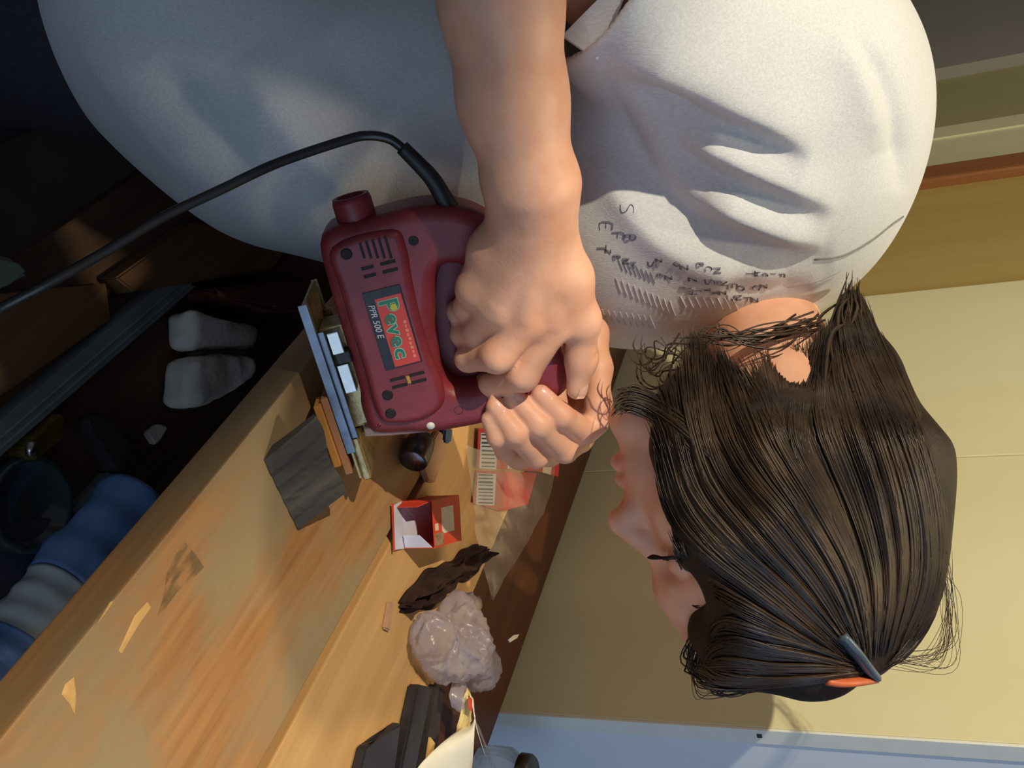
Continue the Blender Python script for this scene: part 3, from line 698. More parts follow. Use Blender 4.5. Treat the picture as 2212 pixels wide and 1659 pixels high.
# depth of the hair surface over the picture
gxp = np.arange(1280, 2100, 14.0); gyp = np.arange(580, 1540, 14.0); DX, DY = np.meshgrid(gxp, gyp, indexing='ij'); ds = np.linspace(.56, .84, 113)
pts = np.stack([(DY[..., None]-CU)/FPX*ds, np.broadcast_to(ds, DX.shape+ds.shape), (DX[..., None]-CV)/FPX*ds], -1); fv = hair.at(pts) ; ins_ = fv < 0
dep = np.where(ins_.any(-1), ds[np.argmax(ins_, -1)], np.nan)
for _ in range(40):
    nanm = np.isnan(dep)
    if not nanm.any(): break
    pad = np.pad(dep, 1, constant_values=np.nan); nb = np.stack([pad[1+i:1+i+dep.shape[0], 1+j:1+j+dep.shape[1]] for i in (-1, 0, 1) for j in (-1, 0, 1)])
    with np.errstate(all='ignore'):
        import warnings; warnings.simplefilter('ignore'); mn = np.nanmean(nb, 0)
    dep = np.where(nanm, mn, dep)
dep = np.nan_to_num(dep, nan=.74)
for _ in range(2):
    p_ = np.pad(dep, 1, mode='edge'); dep = sum(p_[1+i:1+i+dep.shape[0], 1+j:1+j+dep.shape[1]] for i in (-1, 0, 1) for j in (-1, 0, 1))/9
def hd(x, y):
    i = np.clip((x-1280)/14, 0, len(gxp)-1.001); j = np.clip((y-580)/14, 0, len(gyp)-1.001); i0 = i.astype(int); j0 = j.astype(int); a = i-i0; b = j-j0
    return (dep[i0, j0]*(1-a)*(1-b)+dep[i0+1, j0]*a*(1-b)+dep[i0, j0+1]*(1-a)*b+dep[i0+1, j0+1]*a*b)
def gpath(pts, n=16): return smooth_path(np.array(pts, float), n)
FAM = [  # ordered guides; locks are interpolated between neighbours: (guides, count, radius)
 ([gpath([(1895, 1452), (1968, 1405), (2030, 1285), (2030, 1095), (1978, 905), (1908, 765)]),
   gpath([(1965, 1395), (2028, 1260), (2026, 1090), (1975, 910), (1905, 770), (1855, 640)]),
   gpath([(1945, 1405), (2004, 1260), (2000, 1095), (1950, 915), (1882, 775), (1845, 640)]),
   gpath([(1925, 1415), (1965, 1250), (1955, 1080), (1900, 900), (1850, 760), (1825, 650)]),
   gpath([(1900, 1425), (1920, 1250), (1890, 1080), (1830, 900), (1800, 770), (1800, 690)]),
   gpath([(1880, 1430), (1860, 1260), (1800, 1100), (1735, 970), (1740, 860), (1775, 700)])], 3600, .00062),
 ([gpath([(1880, 1430), (1850, 1260), (1770, 1100), (1690, 970), (1640, 870), (1580, 780)]),
   gpath([(1870, 1430), (1800, 1270), (1700, 1130), (1600, 1010), (1545, 880), (1525, 715)]),
   gpath([(1860, 1430), (1740, 1270), (1630, 1150), (1540, 1040), (1498, 890), (1485, 712)]),
   gpath([(1850, 1430), (1690, 1280), (1560, 1170), (1480, 1060), (1440, 940), (1400, 860)]),
   gpath([(1840, 1435), (1650, 1300), (1530, 1210), (1458, 1130), (1430, 1040), (1425, 950)])], 3600, .0006),
 ([gpath([(1830, 1435), (1640, 1320), (1540, 1260), (1490, 1228), (1462, 1190), (1446, 1140)]),
   gpath([(1840, 1440), (1700, 1370), (1610, 1330), (1570, 1305), (1545, 1280), (1525, 1262)])], 240, .0006),
 ([gpath([(1865, 1440), (1740, 1390), (1640, 1360), (1580, 1340), (1550, 1350), (1530, 1390)]),
   gpath([(1865, 1445), (1760, 1435), (1660, 1430), (1590, 1420), (1545, 1425), (1525, 1440)]),
   gpath([(1870, 1450), (1790, 1468), (1690, 1480), (1610, 1482), (1545, 1474), (1508, 1445)])], 1700, .0006)]
FAM.append(([gpath([(1560, 1050), (1500, 985), (1440, 925), (1390, 890), (1350, 880), (1326, 900)]), gpath([(1545, 960), (1485, 905), (1425, 868), (1380, 850), (1350, 850), (1335, 866)])], 420, .0005))
FAM.append((FAM[0][0][-1:]+FAM[1][0][:1], 900, .0006))
LV, LFc, off_ = [], [], 0; nS = 16; sides = 3; ang = np.arange(sides)/sides*2*np.pi
for guides, cnt, rad in FAM:
    G = np.stack(guides); k = len(G)
    for _ in range(cnt):
        t = nrng.uniform(0, k-1-1e-6); cl = np.floor(t*9)/9+.055; t = np.clip(t+(cl-t)*nrng.uniform(0, .8), 0, k-1-1e-6); i = int(t); u = t-i; P = G[i]*(1-u)+G[i+1]*u
        ph = nrng.uniform(0, 6.28); w = np.linspace(0, 1, nS); amp = nrng.uniform(2, 13)+9*(nrng.random() < .12)
        P = P+np.stack([np.sin(w*nrng.uniform(2, 5)+ph), np.cos(w*nrng.uniform(2, 5)+ph*1.3)], -1)*amp*(.3+.7*w[:, None])
        s0 = nrng.uniform(0, .15) if nrng.random() < .6 else nrng.uniform(0, .5); s1 = nrng.uniform(.8, 1.0) if nrng.random() < .7 else nrng.uniform(.5, .9)
        tt = np.linspace(s0, max(s1, s0+.25), nS); P = np.stack([np.interp(tt, w, P[:, 0]), np.interp(tt, w, P[:, 1])], -1)
        d = hd(P[:, 0], P[:, 1])-.0012+.0024*np.sin(t*11+cnt)+.0010*np.sin(t*37)+nrng.uniform(-.0022, .0012)
        X = np.stack([(P[:, 1]-CU)/FPX*d, d, (P[:, 0]-CV)/FPX*d], -1)
        T = np.gradient(X, axis=0); T /= np.linalg.norm(T, axis=1)[:, None]+1e-9; a = np.cross(T, np.array([0, -1., 0])); a /= np.linalg.norm(a, axis=1)[:, None]+1e-9; b = np.cross(a, T)
        r = rad*nrng.uniform(.5, 1.5)*np.clip(np.minimum(w*8+.25, (1-w)*3.5+.12), 0, 1)
        V = X[:, None]+r[:, None, None]*(np.cos(ang)[None, :, None]*a[:, None]*1.5+np.sin(ang)[None, :, None]*b[:, None]*.8)
        LV.append(V.reshape(-1, 3)); q = np.arange(nS-1)[:, None]*sides; s = np.arange(sides)[None]; s2 = (s+1) % sides
        LFc.append(np.stack([q+s, q+s2, q+sides+s2, q+sides+s], -1).reshape(-1, 4)+off_); off_ += len(LV[-1])
def strand(pts, r, n=22):
    global off_
    P = smooth_path(np.array([Q(*p) for p in pts]), n); w = np.linspace(0, 1, n)
    v, f = tube_geo(P, r*np.clip((1-w)*4+.2, 0, 1), 4, cap=False); LV.append(v); LFc.append(np.array(f)+off_); off_ += len(v)
for i in range(15):                                                    # curls hanging by the chin
    j = lambda s: nrng.normal(0, s)
    x0, y0 = 1470+j(20), 760+j(30); cx, cy, rr_ = 1415+j(20), 795+j(38), nrng.uniform(16, 38); d0 = .70+j(.012); a0 = nrng.uniform(-.5, .8)
    strand([(x0, y0, d0)]+[(cx+rr_*math.cos(a0+k*.9), cy+rr_*math.sin(a0+k*.9)*1.2, d0+.004*k) for k in range(5)], nrng.uniform(.0003, .0008))
for i in range(26):                                                    # fly-away hairs round the crown
    j = lambda s: nrng.normal(0, s)
    x0, y0 = 1900+j(40), 1430+j(15); b_ = nrng.uniform(15, 75)
    strand([(x0, y0, .70), (1985+b_*.9+j(8), 1400+b_*.4+j(12), .70), (2030+b_*.5+j(8), 1300+j(25), .70), (2030+j(10), 1180+j(30), .70)], .00018)
for i in range(34):                                                    # fringe ends
    j = lambda s: nrng.normal(0, s)
    y0 = 1440+j(25)
    strand([(1700+j(60), 1470+j(12), .675), (1580+j(20), 1490+j(12), .675), (1510+j(12), 1462+j(18), .68), (1500+j(10), 1405+j(18), .685), (1535+j(12), 1350+j(20), .685)], nrng.uniform(.0002, .0008))
for i in range(22):                                                    # loose strands on the neck
    j = lambda s: nrng.normal(0, s)
    strand([(1760+j(14), 700+j(12), .745), (1640+j(25), 735+j(15), .72), (1560+j(20), 720+j(15), .72), (1500+j(20), 745+j(15), .71)], nrng.uniform(.0003, .0010))
for i in range(60):                                                    # tapering tail at the nape
    j = lambda s: nrng.normal(0, s)
    strand([(1850+j(28), 900+j(30), .665), (1825+j(26), 780+j(20), .705), (1830+j(22), 700+j(16), .745), (1846+j(9), 625+j(20), .775)], nrng.uniform(.0006, .0016))
lv = np.vstack(LV); lf = np.vstack(LFc)
m_lock = mat('hair_strands', S(38, 27, 19), .40, var2=S(70, 53, 38), scale=26, spec=.4, detail=3)
locks = mesh_obj('hair_strands', np.asarray(to_world(lv))-PORG, lf, m_lock, hairo, True); locks['kind'] = 'stuff'
# lashes and brow, near side
m_lash = mat('lash_hair', (.012, .008, .006), .6, var=.2, scale=90); parts = []
for k in range(15):
    t = k/14; l_ = .020+.024*t; f_ = .094-.010*t*t
    parts.append(tube_geo(smooth_path([H(f_, -.018, l_), H(f_+.006, -.0225, l_+.001), H(f_+.011, -.0225, l_+.002)], 7), [.0007, .0007, .0006, .0006, .0005, .0004, .0002], 4))
parts.append(tube_geo([H(.093, -.0175, .018), H(.0945, -.0185, .026), H(.092, -.0185, .034), H(.085, -.0165, .045)], .0010, 5))
pchild('eyelashes', *join_geo(parts), m_lash)
parts = [tube_geo(smooth_path([H(.0945-.001*k, .010+.0010*k, .010+.0035*k), H(.0950-.0014*k, .0115+.0010*k, .014+.0035*k), H(.0940-.0018*k, .013+.0008*k, .018+.0035*k)], 5), [.0004, .0006, .0006, .0004, .0002], 4) for k in range(8)]
pchild('eyebrow', *join_geo(parts), m_lash)
# hair clip
m_clip = mat('blue_grey_clip', S(70, 84, 96), .35, var=.1, scale=50); m_orange = mat('orange_hair_band', S(196, 96, 52), .5, var=.1, scale=60)
def hq(x, y, lift): return Q(x, y, float(hd(np.array([float(x)]), np.array([float(y)]))[0])-lift)
clip = tube_geo(smooth_path([hq(1815, 1370, .003), hq(1845, 1405, .004), hq(1868, 1436, .004), hq(1884, 1456, .004)], 16), .0072, 10, flat=.5); pchild('hair_clip', *clip, m_clip)
band = tube_geo(smooth_path([hq(1785, 1470, .002), hq(1815, 1474, .003), hq(1850, 1472, .003), hq(1886, 1466, .003)], 14), .0050, 10, flat=.6); pchild('hair_band', *band, m_orange)
# ------------------------------------------------------------------ things on the bench and the shelf
def frame(o3, xdir, up=(0, 0, 1)):
    x = np.array(xdir, float); x /= np.linalg.norm(x); z = np.array(up, float); z -= x*(z @ x); z /= np.linalg.norm(z); y = np.cross(z, x); m = Matrix.Identity(4)
    for i in range(3): m[i][0] = x[i]; m[i][1] = y[i]; m[i][2] = z[i]; m[i][3] = o3[i]
    return m
def slab_geo(pix, ztop, th, org, inset=0.0):
    v = [np.array(onz(*p, ztop))-org for p in pix]; n = len(v); V = v+[p-np.array([0, 0, th]) for p in v]
    return V, [list(range(n)), list(range(2*n-1, n-1, -1))]+[[i, i+n, (i+1) % n+n, (i+1) % n] for i in range(n)]
def slab(name, pix, zbot, th, m, label=None, cat=None, parent=None, bev=.001, group=None):
    c = np.mean([onz(*p, zbot+th) for p in pix], 0); c[2] = zbot; org = np.array(c)
    V, Fc = slab_geo(pix, zbot+th, th, org); bm = bmesh.new(); vs = [bm.verts.new(v) for v in V]
    for f in Fc: bm.faces.new([vs[i] for i in f])
    if bev: bmesh.ops.bevel(bm, geom=bm.edges[:], offset=bev, segments=2, affect='EDGES')
    o = bm_obj(name, bm, m, parent); o.location = c
    if label: tag(o, label, cat, group)
    return o
def noise3(p, seed=0, f=1.0):
    r = np.random.default_rng(seed); out = 0
    for k in range(6):
        d = r.normal(size=3)*f*(1+.5*k); out = out+np.sin(p @ d+r.uniform(0, 6.28))/(1+.4*k)
    return out

# workpiece: thin slats under the sole and a rough grey offcut leaning on them
m_slat = wood('fresh_slat_wood', S(196, 130, 62), S(222, 160, 86), 30, 'X', .6); m_slat2 = wood('dull_slat_wood', S(150, 100, 68), S(186, 132, 92), 30, 'X', .6)
def jslat(a0, a1, b0, b1, c0, c1, m, label):
    mw = JM @ Matrix.Translation(((a0+a1)/2000, -(c0+c1)/2000, b0/1000)); o = box('wooden_slat', (-(a1-a0)/2000, -(c1-c0)/2000, 0), ((a1-a0)/2000, (c1-c0)/2000, (b1-b0)/1000), m, None, .0006)
    o.matrix_world = mw; return tag(o, label, 'slat', 'slats under the sole')
jslat(73, 138, -8.6, -3.2, 6, 36, m_slat2, 'thin pinkish-brown wooden slat directly under the sole of the jigsaw')
jslat(76, 128, -14.4, -9.0, 20, 40, m_slat, 'narrow golden wooden slat between the brown slat and the grey offcut')
m_rough = mat('rough_grey_timber', S(60, 57, 54), .9, var2=S(92, 85, 76), scale=40, stretch=(1, .2, .2), bump=.9, bscale=160, spec=.2)
t48 = math.radians(48); bl = np.array([.3365, .4505, BZ+.0008]); upd = np.array([0, math.sin(t48), math.cos(t48)])
FB = frame(bl, (1, -.03, 0), up=(0, -math.cos(t48), math.sin(t48)))
bm = bmesh.new(); nx_, ny_ = 16, 12; top, bot = [], []; rgb = random.Random(4)
for i in range(nx_+1):
    for j in range(ny_+1):
        u, v = i/nx_, j/ny_; x = .0645*u-.010*v+.004*v*v*(u-.5); y = .046*v*(1-.08*u)+.0016*math.sin(u*9)*(v > .95); z = .0007*math.sin(u*70+rgb.uniform(-.4, .4))+rgb.uniform(-.0003, .0003)
        top.append(bm.verts.new((x, y, z))); bot.append(bm.verts.new((x, y, z*.2-.012*(1-.55*v) if v > .02 else -.0004)))
qd = lambda A, fl: [bm.faces.new([A[i*(ny_+1)+j], A[(i+1)*(ny_+1)+j], A[(i+1)*(ny_+1)+j+1], A[i*(ny_+1)+j+1]][::fl]) for i in range(nx_) for j in range(ny_)]
qd(top, 1); qd(bot, -1); rim = [i*(ny_+1) for i in range(nx_+1)]+[nx_*(ny_+1)+j for j in range(1, ny_+1)]+[i*(ny_+1)+ny_ for i in range(nx_-1, -1, -1)]+[j for j in range(ny_-1, 0, -1)]
for i in range(len(rim)): a_, b_ = rim[i], rim[(i+1) % len(rim)]; bm.faces.new([top[a_], bot[a_], bot[b_], top[b_]])
o = bm_obj('timber_offcut', bm, m_rough, None, False); o.matrix_world = FB; tag(o, 'rough dark grey timber offcut leaning under the front of the jigsaw', 'offcut')

# open red cardboard box
m_cred = mat('red_card', S(212, 66, 38), .55, var=.06, scale=70); m_cwht = mat('white_card', S(214, 214, 226), .7, var=.04, scale=90); m_cbei = mat('beige_print', S(226, 206, 176), .6, var=.04, scale=60)
m_cbrn = mat('brown_print', S(128, 92, 66), .6, var2=S(176, 140, 104), scale=220)
f0 = np.array(onz(868, 1134, BZ)); rb = frame(f0, np.array(onz(871, 1180, BZ))-np.array(onz(866, 1090, BZ))); cb = empty('cardboard_box', mw=rb); tag(cb, 'small open red cardboard box with white inside lying on the bench', 'box')
bw, bh, bd, t_ = .0210, .031, .054, .0007
box('base', (-bw, 0, .0002), (bw, bd, .0002+t_), m_cwht, cb); box('side_wall', (-bw, 0, .001), (-bw+t_, bd, bh), m_cred, cb); box('side_wall', (bw-t_, 0, .001), (bw, bd, bh), m_cred, cb)
tp = box('top_wall', (-bw, .0, bh), (bw, bd, bh+t_), m_cred, cb); box('back_wall', (-bw+t_, bd-t_, .001), (bw-t_, bd, bh), m_cred, cb)
box('label_patch', (-.013, .016, bh+t_), (.010, .040, bh+t_+.0002), m_cbei, tp); box('label_patch', (.000, .003, bh+t_), (.006, .009, bh+t_+.0002), m_cbei, tp); box('printed_field', (.0085, .001, bh+t_), (.0195, .018, bh+t_+.00025), m_cbrn, tp)
def flap(name, pts, m_in, parent, th=.0007):
    P = np.array(pts, float); n = np.cross(P[1]-P[0], P[2]-P[0]); n /= np.linalg.norm(n); k = len(P); V = list(P)+[p-n*th for p in P]
    o = mesh_obj(name, V, [list(range(k)), list(range(2*k-1, k-1, -1))]+[[i, i+k, (i+1) % k+k, (i+1) % k] for i in range(k)], m_in, parent); return o
fl = flap('front_flap', [(-bw, 0, .001), (-bw+.002, -.020, .004), (bw-.002, -.022, .004), (bw, 0, .001)], m_cwht, cb)
flap('flap_edge', [(-bw, -.0202, .0046), (-bw, -.0225, .0046), (bw-.001, -.0245, .0046), (bw-.001, -.0222, .0046)], m_cred, cb)
flap('side_flap', [(bw-.0008, 0, .002), (bw-.012, -.004, .003), (bw-.012, -.004, bh-.012), (bw-.0008, 0, bh-.002)][::-1], m_cwht, cb)
flap('side_flap', [(-bw+.0008, 0, .002), (-bw+.004, -.012, .003), (-bw+.004, -.012, bh-.008), (-bw+.0008, 0, bh-.002)], m_cred, cb)

# clear bag with two red header cards
m_film = mat('clear_film', S(214, 190, 184), .22, trans=.75, alpha=.34, var=.05, scale=60, spec=.7, bump=.6, bscale=60)
m_pred = mat('red_header_card', S(196, 44, 40), .5, var=.06, scale=60); m_bar = mat('barcode_black', S(60, 56, 66), .6, var=.1, scale=90); m_barw = mat('barcode_white', S(206, 204, 210), .6, var=.03, scale=90)
pk = empty('plastic_bag_pack', onz(1090, 1060, BZ)); tag(pk, 'clear plastic bag with red header cards and barcodes behind the red box', 'packaging')
pkl = np.array(pk.location)
def pslab(name, pix, zb, th, m, par=pk, bev=0.0):
    V, Fc = slab_geo(pix, zb+th, th, pkl); return mesh_obj(name, V, Fc, m, par)
pslab('header_card', [(1034, 925), (1030, 1010), (1160, 1018), (1206, 1030), (1214, 930)], BZ+.004, .001, m_pred)
pslab('header_card', [(1030, 1016), (1022, 1085), (1080, 1105), (1140, 1090), (1160, 1022)], BZ+.002, .001, m_pred)
def barcode(x0, x1, y0, y1, z):
    b_ = pslab('barcode_label', [(x0+2, y0), (x0-2, y1), (x1-2, y1+2), (x1+2, y0+2)], z, .0002, m_barw); n = 9
    for i in range(n):
        t0 = (i+.25)/n; t1 = t0+rnd.uniform(.3, .62)/n; ya, yb = y0+(y1-y0)*t0, y0+(y1-y0)*t1
        pslab('bar', [(x0+4, ya), (x0+3, yb), (x1-5, yb+1), (x1-5, ya+1)], z+.0002, .0001, m_bar, b_)
barcode(1037, 1074, 935, 1012, BZ+.0051); barcode(1098, 1134, 955, 1012, BZ+.0051); barcode(1030, 1070, 1022, 1090, BZ+.0031)
pslab('header_print', [(1176, 975), (1172, 1020), (1190, 1026), (1196, 975)], BZ+.0051, .0002, m_cbei)
V, Fc = [], []; nx_, ny_ = 26, 30
for i in range(nx_+1):
    for j in range(ny_+1):
        u, v = i/nx_, j/ny_; lo = (1012+30*v+32*v*v, 960+335*v); hi = (1206-120*v*v-14*v, 985+305*v); x = lo[0]*(1-u)+hi[0]*u; y = lo[1]*(1-u)+hi[1]*u+8*math.sin(u*9+v*3)
        p = np.array(onz(x, y, BZ+.010)); e = math.sin(math.pi*min(max(u, .02), .98))**.5*math.sin(math.pi*min(max(v, .03), .97))**.4
        p[2] = BZ+.0008+.0055*(1 if v < .45 else .5)+e*(.006+.0035*noise3(p*1.0, 3, 60)*.5); V.append(p-pkl); Fc += [[i*(ny_+1)+j, (i+1)*(ny_+1)+j, (i+1)*(ny_+1)+j+1, i*(ny_+1)+j+1]] if i < nx_ and j < ny_ else []
mesh_obj('bag_film', V, Fc, m_film, pk, True)

# little steel cap and wood chip beside it
m_capst = mat('dark_steel', S(96, 92, 92), .25, metal=.9, var=.2, scale=50)
o = lathe('steel_tumbler', [(.0005, .030), (.010, .030), (.0125, .028), (.0135, .020), (.0135, .002), (.012, 0), (.0005, 0)], m_capst, None, 28); o.location = onz(868, 985, BZ+.0136)
o.matrix_world = frame(np.array(onz(862, 1000, BZ))+np.array([0, 0, .0137]), (0, 0, 1), up=(-.15, .95, 0)); tag(o, 'small dark shiny steel cup lying behind the front of the jigsaw', 'cup')
m_wchip = wood('pale_chip_wood', S(176, 130, 96), S(204, 160, 122), 30, 'Y', .7)
slab('wood_chip', [(948, 930), (918, 985), (914, 1005), (926, 1040), (940, 1043), (962, 985), (964, 940)], BZ, .006, m_wchip, 'pale pointed wood chip on the bench between jigsaw and red box', 'wood chip', bev=.0012)
slab('wood_stick', [(842, 1298), (832, 1358), (844, 1364), (853, 1302)], BZ, .004, m_wchip, 'short pale wooden stick lying beside the dark rag', 'stick', bev=.0012)
m_blue = mat('blue_plastic', S(58, 78, 110), .4, var=.1, scale=50)
slab('blue_cap', [(962, 925), (960, 955), (976, 958), (980, 925)], BZ, .008, m_blue, 'small blue plastic cap just behind the jigsaw nose', 'cap', bev=.002)

# crumpled things
def blob(name, prims, m, label, cat, amp, fr, seed, step=.003, parent=None, smooth=True):
    s = SDF(); P = []
    for (p, r, k) in prims: s.ball(p, r, k); P.append((np.array(p), r))
    lo = np.min([p-r for p, r in P], 0)-.02; hi = np.max([p+r for p, r in P], 0)+.02
    s.plane((0, 0, BZ+.0006), (0, 0, -1), .004)
    v, f = s.mesh(*[np.arange(lo[i], hi[i], step) for i in range(3)])
    c = np.mean([p for p, r in P], 0); d = v-c; d /= np.linalg.norm(d, axis=1)[:, None]; n1 = noise3(v, seed, fr); n2 = noise3(v, seed+1, fr*2.3)
    v = v+d*((amp*(1-np.abs(n1))+amp*.5*(1-np.abs(n2)))*np.clip((v[:, 2:3].ravel()-BZ)/.012, .1, 1))[:, None]; v[:, 2] = np.maximum(v[:, 2], BZ+.0005)
    org = np.array([c[0], c[1], BZ]); o = mesh_obj(name, v, f, m, parent, smooth, org); return tag(o, label, cat)
m_rag = mat('dark_rag_cloth', S(44, 30, 26), .9, var2=S(62, 42, 36), scale=60, bump=.4, spec=.2)
A = lambda px, py, h: np.array(onz(px, py, BZ+h))
V, Fc = [], []; nu, nv = 44, 22; e0, e1 = np.array(onz(1040, 1192, BZ)), np.array(onz(862, 1310, BZ)); axr = e1-e0; lr = np.cross([0, 0, 1], axr/np.linalg.norm(axr)); ro = (e0+e1)/2
for i in range(nu+1):
    for j in range(nv+1):
        u, v = i/nu, j/nv*2-1; wd = .017*(math.sin(math.pi*min(max(u*.94+.04, 0), 1))**.35)*(1+.22*math.sin(u*11)+.1*math.sin(u*29)); edge = max(0, 1-abs(v)**2.6)
        p = e0+axr*(u+.012*math.sin(v*6+u*8))+lr*wd*v*(1 if v > 0 else .85); q = np.array([u*.25, v*.03, .0])
        hgt = edge*(.010+.0055*math.sin(v*7+u*5)+.004*math.sin(v*13-u*17)+.0018*float(noise3(q, 5, 90)))
        V.append(np.array([p[0], p[1], BZ+.0006+max(hgt, .0006)])-ro)
Fc = [[i*(nv+1)+j, (i+1)*(nv+1)+j, (i+1)*(nv+1)+j+1, i*(nv+1)+j+1] for i in range(nu) for j in range(nv)]
k0 = len(V); V += [np.array([p[0], p[1], .0003]) for p in V]; Fc += [[a_+k0 for a_ in q][::-1] for q in Fc]
rim = [j for j in range(nv+1)]+[i*(nv+1)+nv for i in range(1, nu+1)]+[nu*(nv+1)+j for j in range(nv-1, -1, -1)]+[i*(nv+1) for i in range(nu-1, 0, -1)]
Fc += [[rim[i], rim[i]+k0, rim[(i+1) % len(rim)]+k0, rim[(i+1) % len(rim)]] for i in range(len(rim))]
tag(mesh_obj('rag', np.array(V)+ro, Fc, m_rag, None, True, ro), 'crumpled dark brown rag in front of the plastic bag', 'rag')
m_poly = mat('milky_plastic', S(226, 214, 222), .30, trans=.6, alpha=.62, var2=S(206, 184, 178), scale=18, spec=.6, bump=.5, bscale=70)
blob('crumpled_plastic_bag', [(A(985, 1322, .016), .016, .02), (A(1012, 1315, .014), .013, .02), (A(935, 1375, .020), .021, .02), (A(1000, 1400, .024), .026, .025), (A(1030, 1440, .020), .022, .02), (A(960, 1420, .018), .02, .02)],
     m_poly, 'crumpled milky plastic bag next to the torn paper bag', 'plastic bag', .0040, 80, 21, .0036)

# torn paper bag at the bench end
m_paper = mat('white_paper', S(236, 226, 200), .75, var=.04, scale=30, bump=.2); m_paper_in = mat('cream_paper', S(222, 196, 130), .75, var=.06, scale=40); m_pr = mat('red_print', S(200, 70, 40), .6, var=.1, scale=50)
pb = empty('paper_bag', onz(985, 1600, BZ)); tag(pb, 'torn white paper bag with cream inside and red print', 'paper bag'); pbl = np.array(pb.location)
def sheet(name, pts, m, n=9, par=pb, jag=0.0, th=.0006):
    """a sheet through rows of (px, py, height above the bench)"""
    rows = [smooth_path([A(*p) for p in r], n) for r in pts]; G = np.stack([smooth_path([rw[j] for rw in rows], n) for j in range(n)], 1); G = G+nrng.normal(0, jag, G.shape); G[..., 2] = np.maximum(G[..., 2], BZ+.001)
    V = (G.reshape(-1, 3)-pbl); Fc = [[i*n+j, (i+1)*n+j, (i+1)*n+j+1, i*n+j+1] for i in range(n-1) for j in range(n-1)]
    o = mesh_obj(name, V, Fc, m, par, True); md = o.modifiers.new('thickness', 'SOLIDIFY'); md.thickness = th; return o
fr_ = sheet('front_sheet', [[(880, 1700, .006), (905, 1655, .010), (960, 1600, .020), (1015, 1560, .030)], [(940, 1700, .012), (965, 1655, .020), (995, 1600, .032), (1022, 1560, .036)], [(1010, 1700, .02), (1020, 1655, .030), (1024, 1600, .04), (1026, 1545, .040)]], m_paper)
sheet('folded_edge', [[(985, 1585, .022), (990, 1560, .026), (1000, 1510, .03), (1008, 1485, .03)], [(1000, 1585, .028), (1006, 1555, .030), (1012, 1515, .034), (1012, 1488, .032)], [(1012, 1570, .034), (1018, 1550, .036), (1016, 1515, .037), (1014, 1492, .033)]], m_paper_in, jag=.0004)
sheet('torn_top', [[(972, 1520, .02), (972, 1495, .02), (978, 1470, .018), (985, 1450, .014)], [(990, 1540, .026), (990, 1505, .027), (992, 1475, .022), (990, 1452, .016)], [(1002, 1530, .032), (1008, 1500, .032), (1006, 1475, .025), (996, 1455, .017)]], m_poly, jag=.0004)
sheet('side_sheet', [[(1014, 1500, .036), (1020, 1525, .038), (1026, 1560, .040)], [(1022, 1512, .030), (1024, 1540, .032), (1030, 1580, .034)], [(1022, 1535, .020), (1026, 1570, .022), (1050, 1640, .022), ]], m_paper)
sheet('red_print', [[(1012, 1530, .0395), (1012, 1512, .0385), (1014, 1504, .037)], [(1018, 1535, .0400), (1018, 1518, .039), (1018, 1508, .0375)], [(1020, 1540, .0402), (1020, 1522, .0392), (1020, 1512, .0378)]], m_pr)
sheet('gusset', [[(1026, 1560, .038), (1050, 1620, .03), (1080, 1690, .02)], [(1035, 1570, .025), (1058, 1630, .02), (1090, 1700, .01)], [(1035, 1580, .010), (1060, 1640, .008), (1090, 1700, .004)]], m_film)

# dark tools lying at the near end
m_dtool = mat('dark_grey_metal', S(52, 48, 52), .5, metal=.3, var=.25, scale=40, bump=.2); m_green = mat('green_glass_rod', S(20, 120, 104), .2, var=.1, scale=60, spec=.8)
slab('steel_bar', [(905, 1478), (858, 1700), (892, 1700), (935, 1485)], BZ, .012, m_dtool, 'dark grey steel bar beside the green rod', 'metal bar', bev=.002)
slab('flat_file', [(942, 1478), (905, 1700), (935, 1700), (962, 1490)], BZ, .008, mat('file_steel', S(66, 58, 58), .6, metal=.4, var=.2, scale=60, bump=.3), 'flat dark file between the steel bar and the paper bag', 'file', bev=.001)
slab('dark_slab', [(792, 1612), (770, 1700), (850, 1700), (868, 1560), (822, 1600)], BZ, .010, mat('dark_slab_tone', S(46, 42, 48), .6, var=.2, scale=30), 'dark flat slab at the near end of the rear plank', 'case', bev=.002)  # flat slab in one dark colour
p0, p1 = A(893, 1484, .0035), A(878, 1700, .0035); o = tube('green_rod', [p0, (p0+p1)/2, p1], [.0008, .0022, .0026], m_green, None, 10, 12, origin=(p0+p1)/2); tag(o, 'thin green rod lying beside the dark steel bar', 'rod')
o = slab('wood_splinter', [(934, 1592), (926, 1650), (934, 1655), (944, 1605)], BZ+.010, .003, m_chip, 'small pale wood splinter lying on the dark file', 'splinter', bev=.0006); o.location.z = BZ+.0085
slab('paper_scrap', [(1098, 1382), (1110, 1372), (1122, 1370), (1118, 1378), (1102, 1388)], BZ-.0015, .0012, m_paper, 'tiny white paper scrap on the dark rear board', 'scrap', bev=.0003)
jp = np.array(onz(1035, 1668, BZ-.0015)); jr = empty('glass_jar', jp); tag(jr, 'clear jar with dark round lid at the bench corner', 'jar')
m_glass = mat('jar_glass', S(206, 210, 206), .08, trans=.9, alpha=.6, var=.02, scale=20, spec=.8); m_lid = mat('dark_lid', S(54, 50, 38), .4, var=.25, scale=50, bump=.2)
lathe('glass_body', [(.0005, .0005), (.022, .0005), (.026, .003), (.027, .02), (.026, .034), (.020, .042), (.0195, .048)], m_glass, jr); lathe('lid', [(.0005, .058), (.019, .058), (.0215, .055), (.022, .046), (.020, .046), (.0195, .052), (.0005, .053)], m_lid, jr)

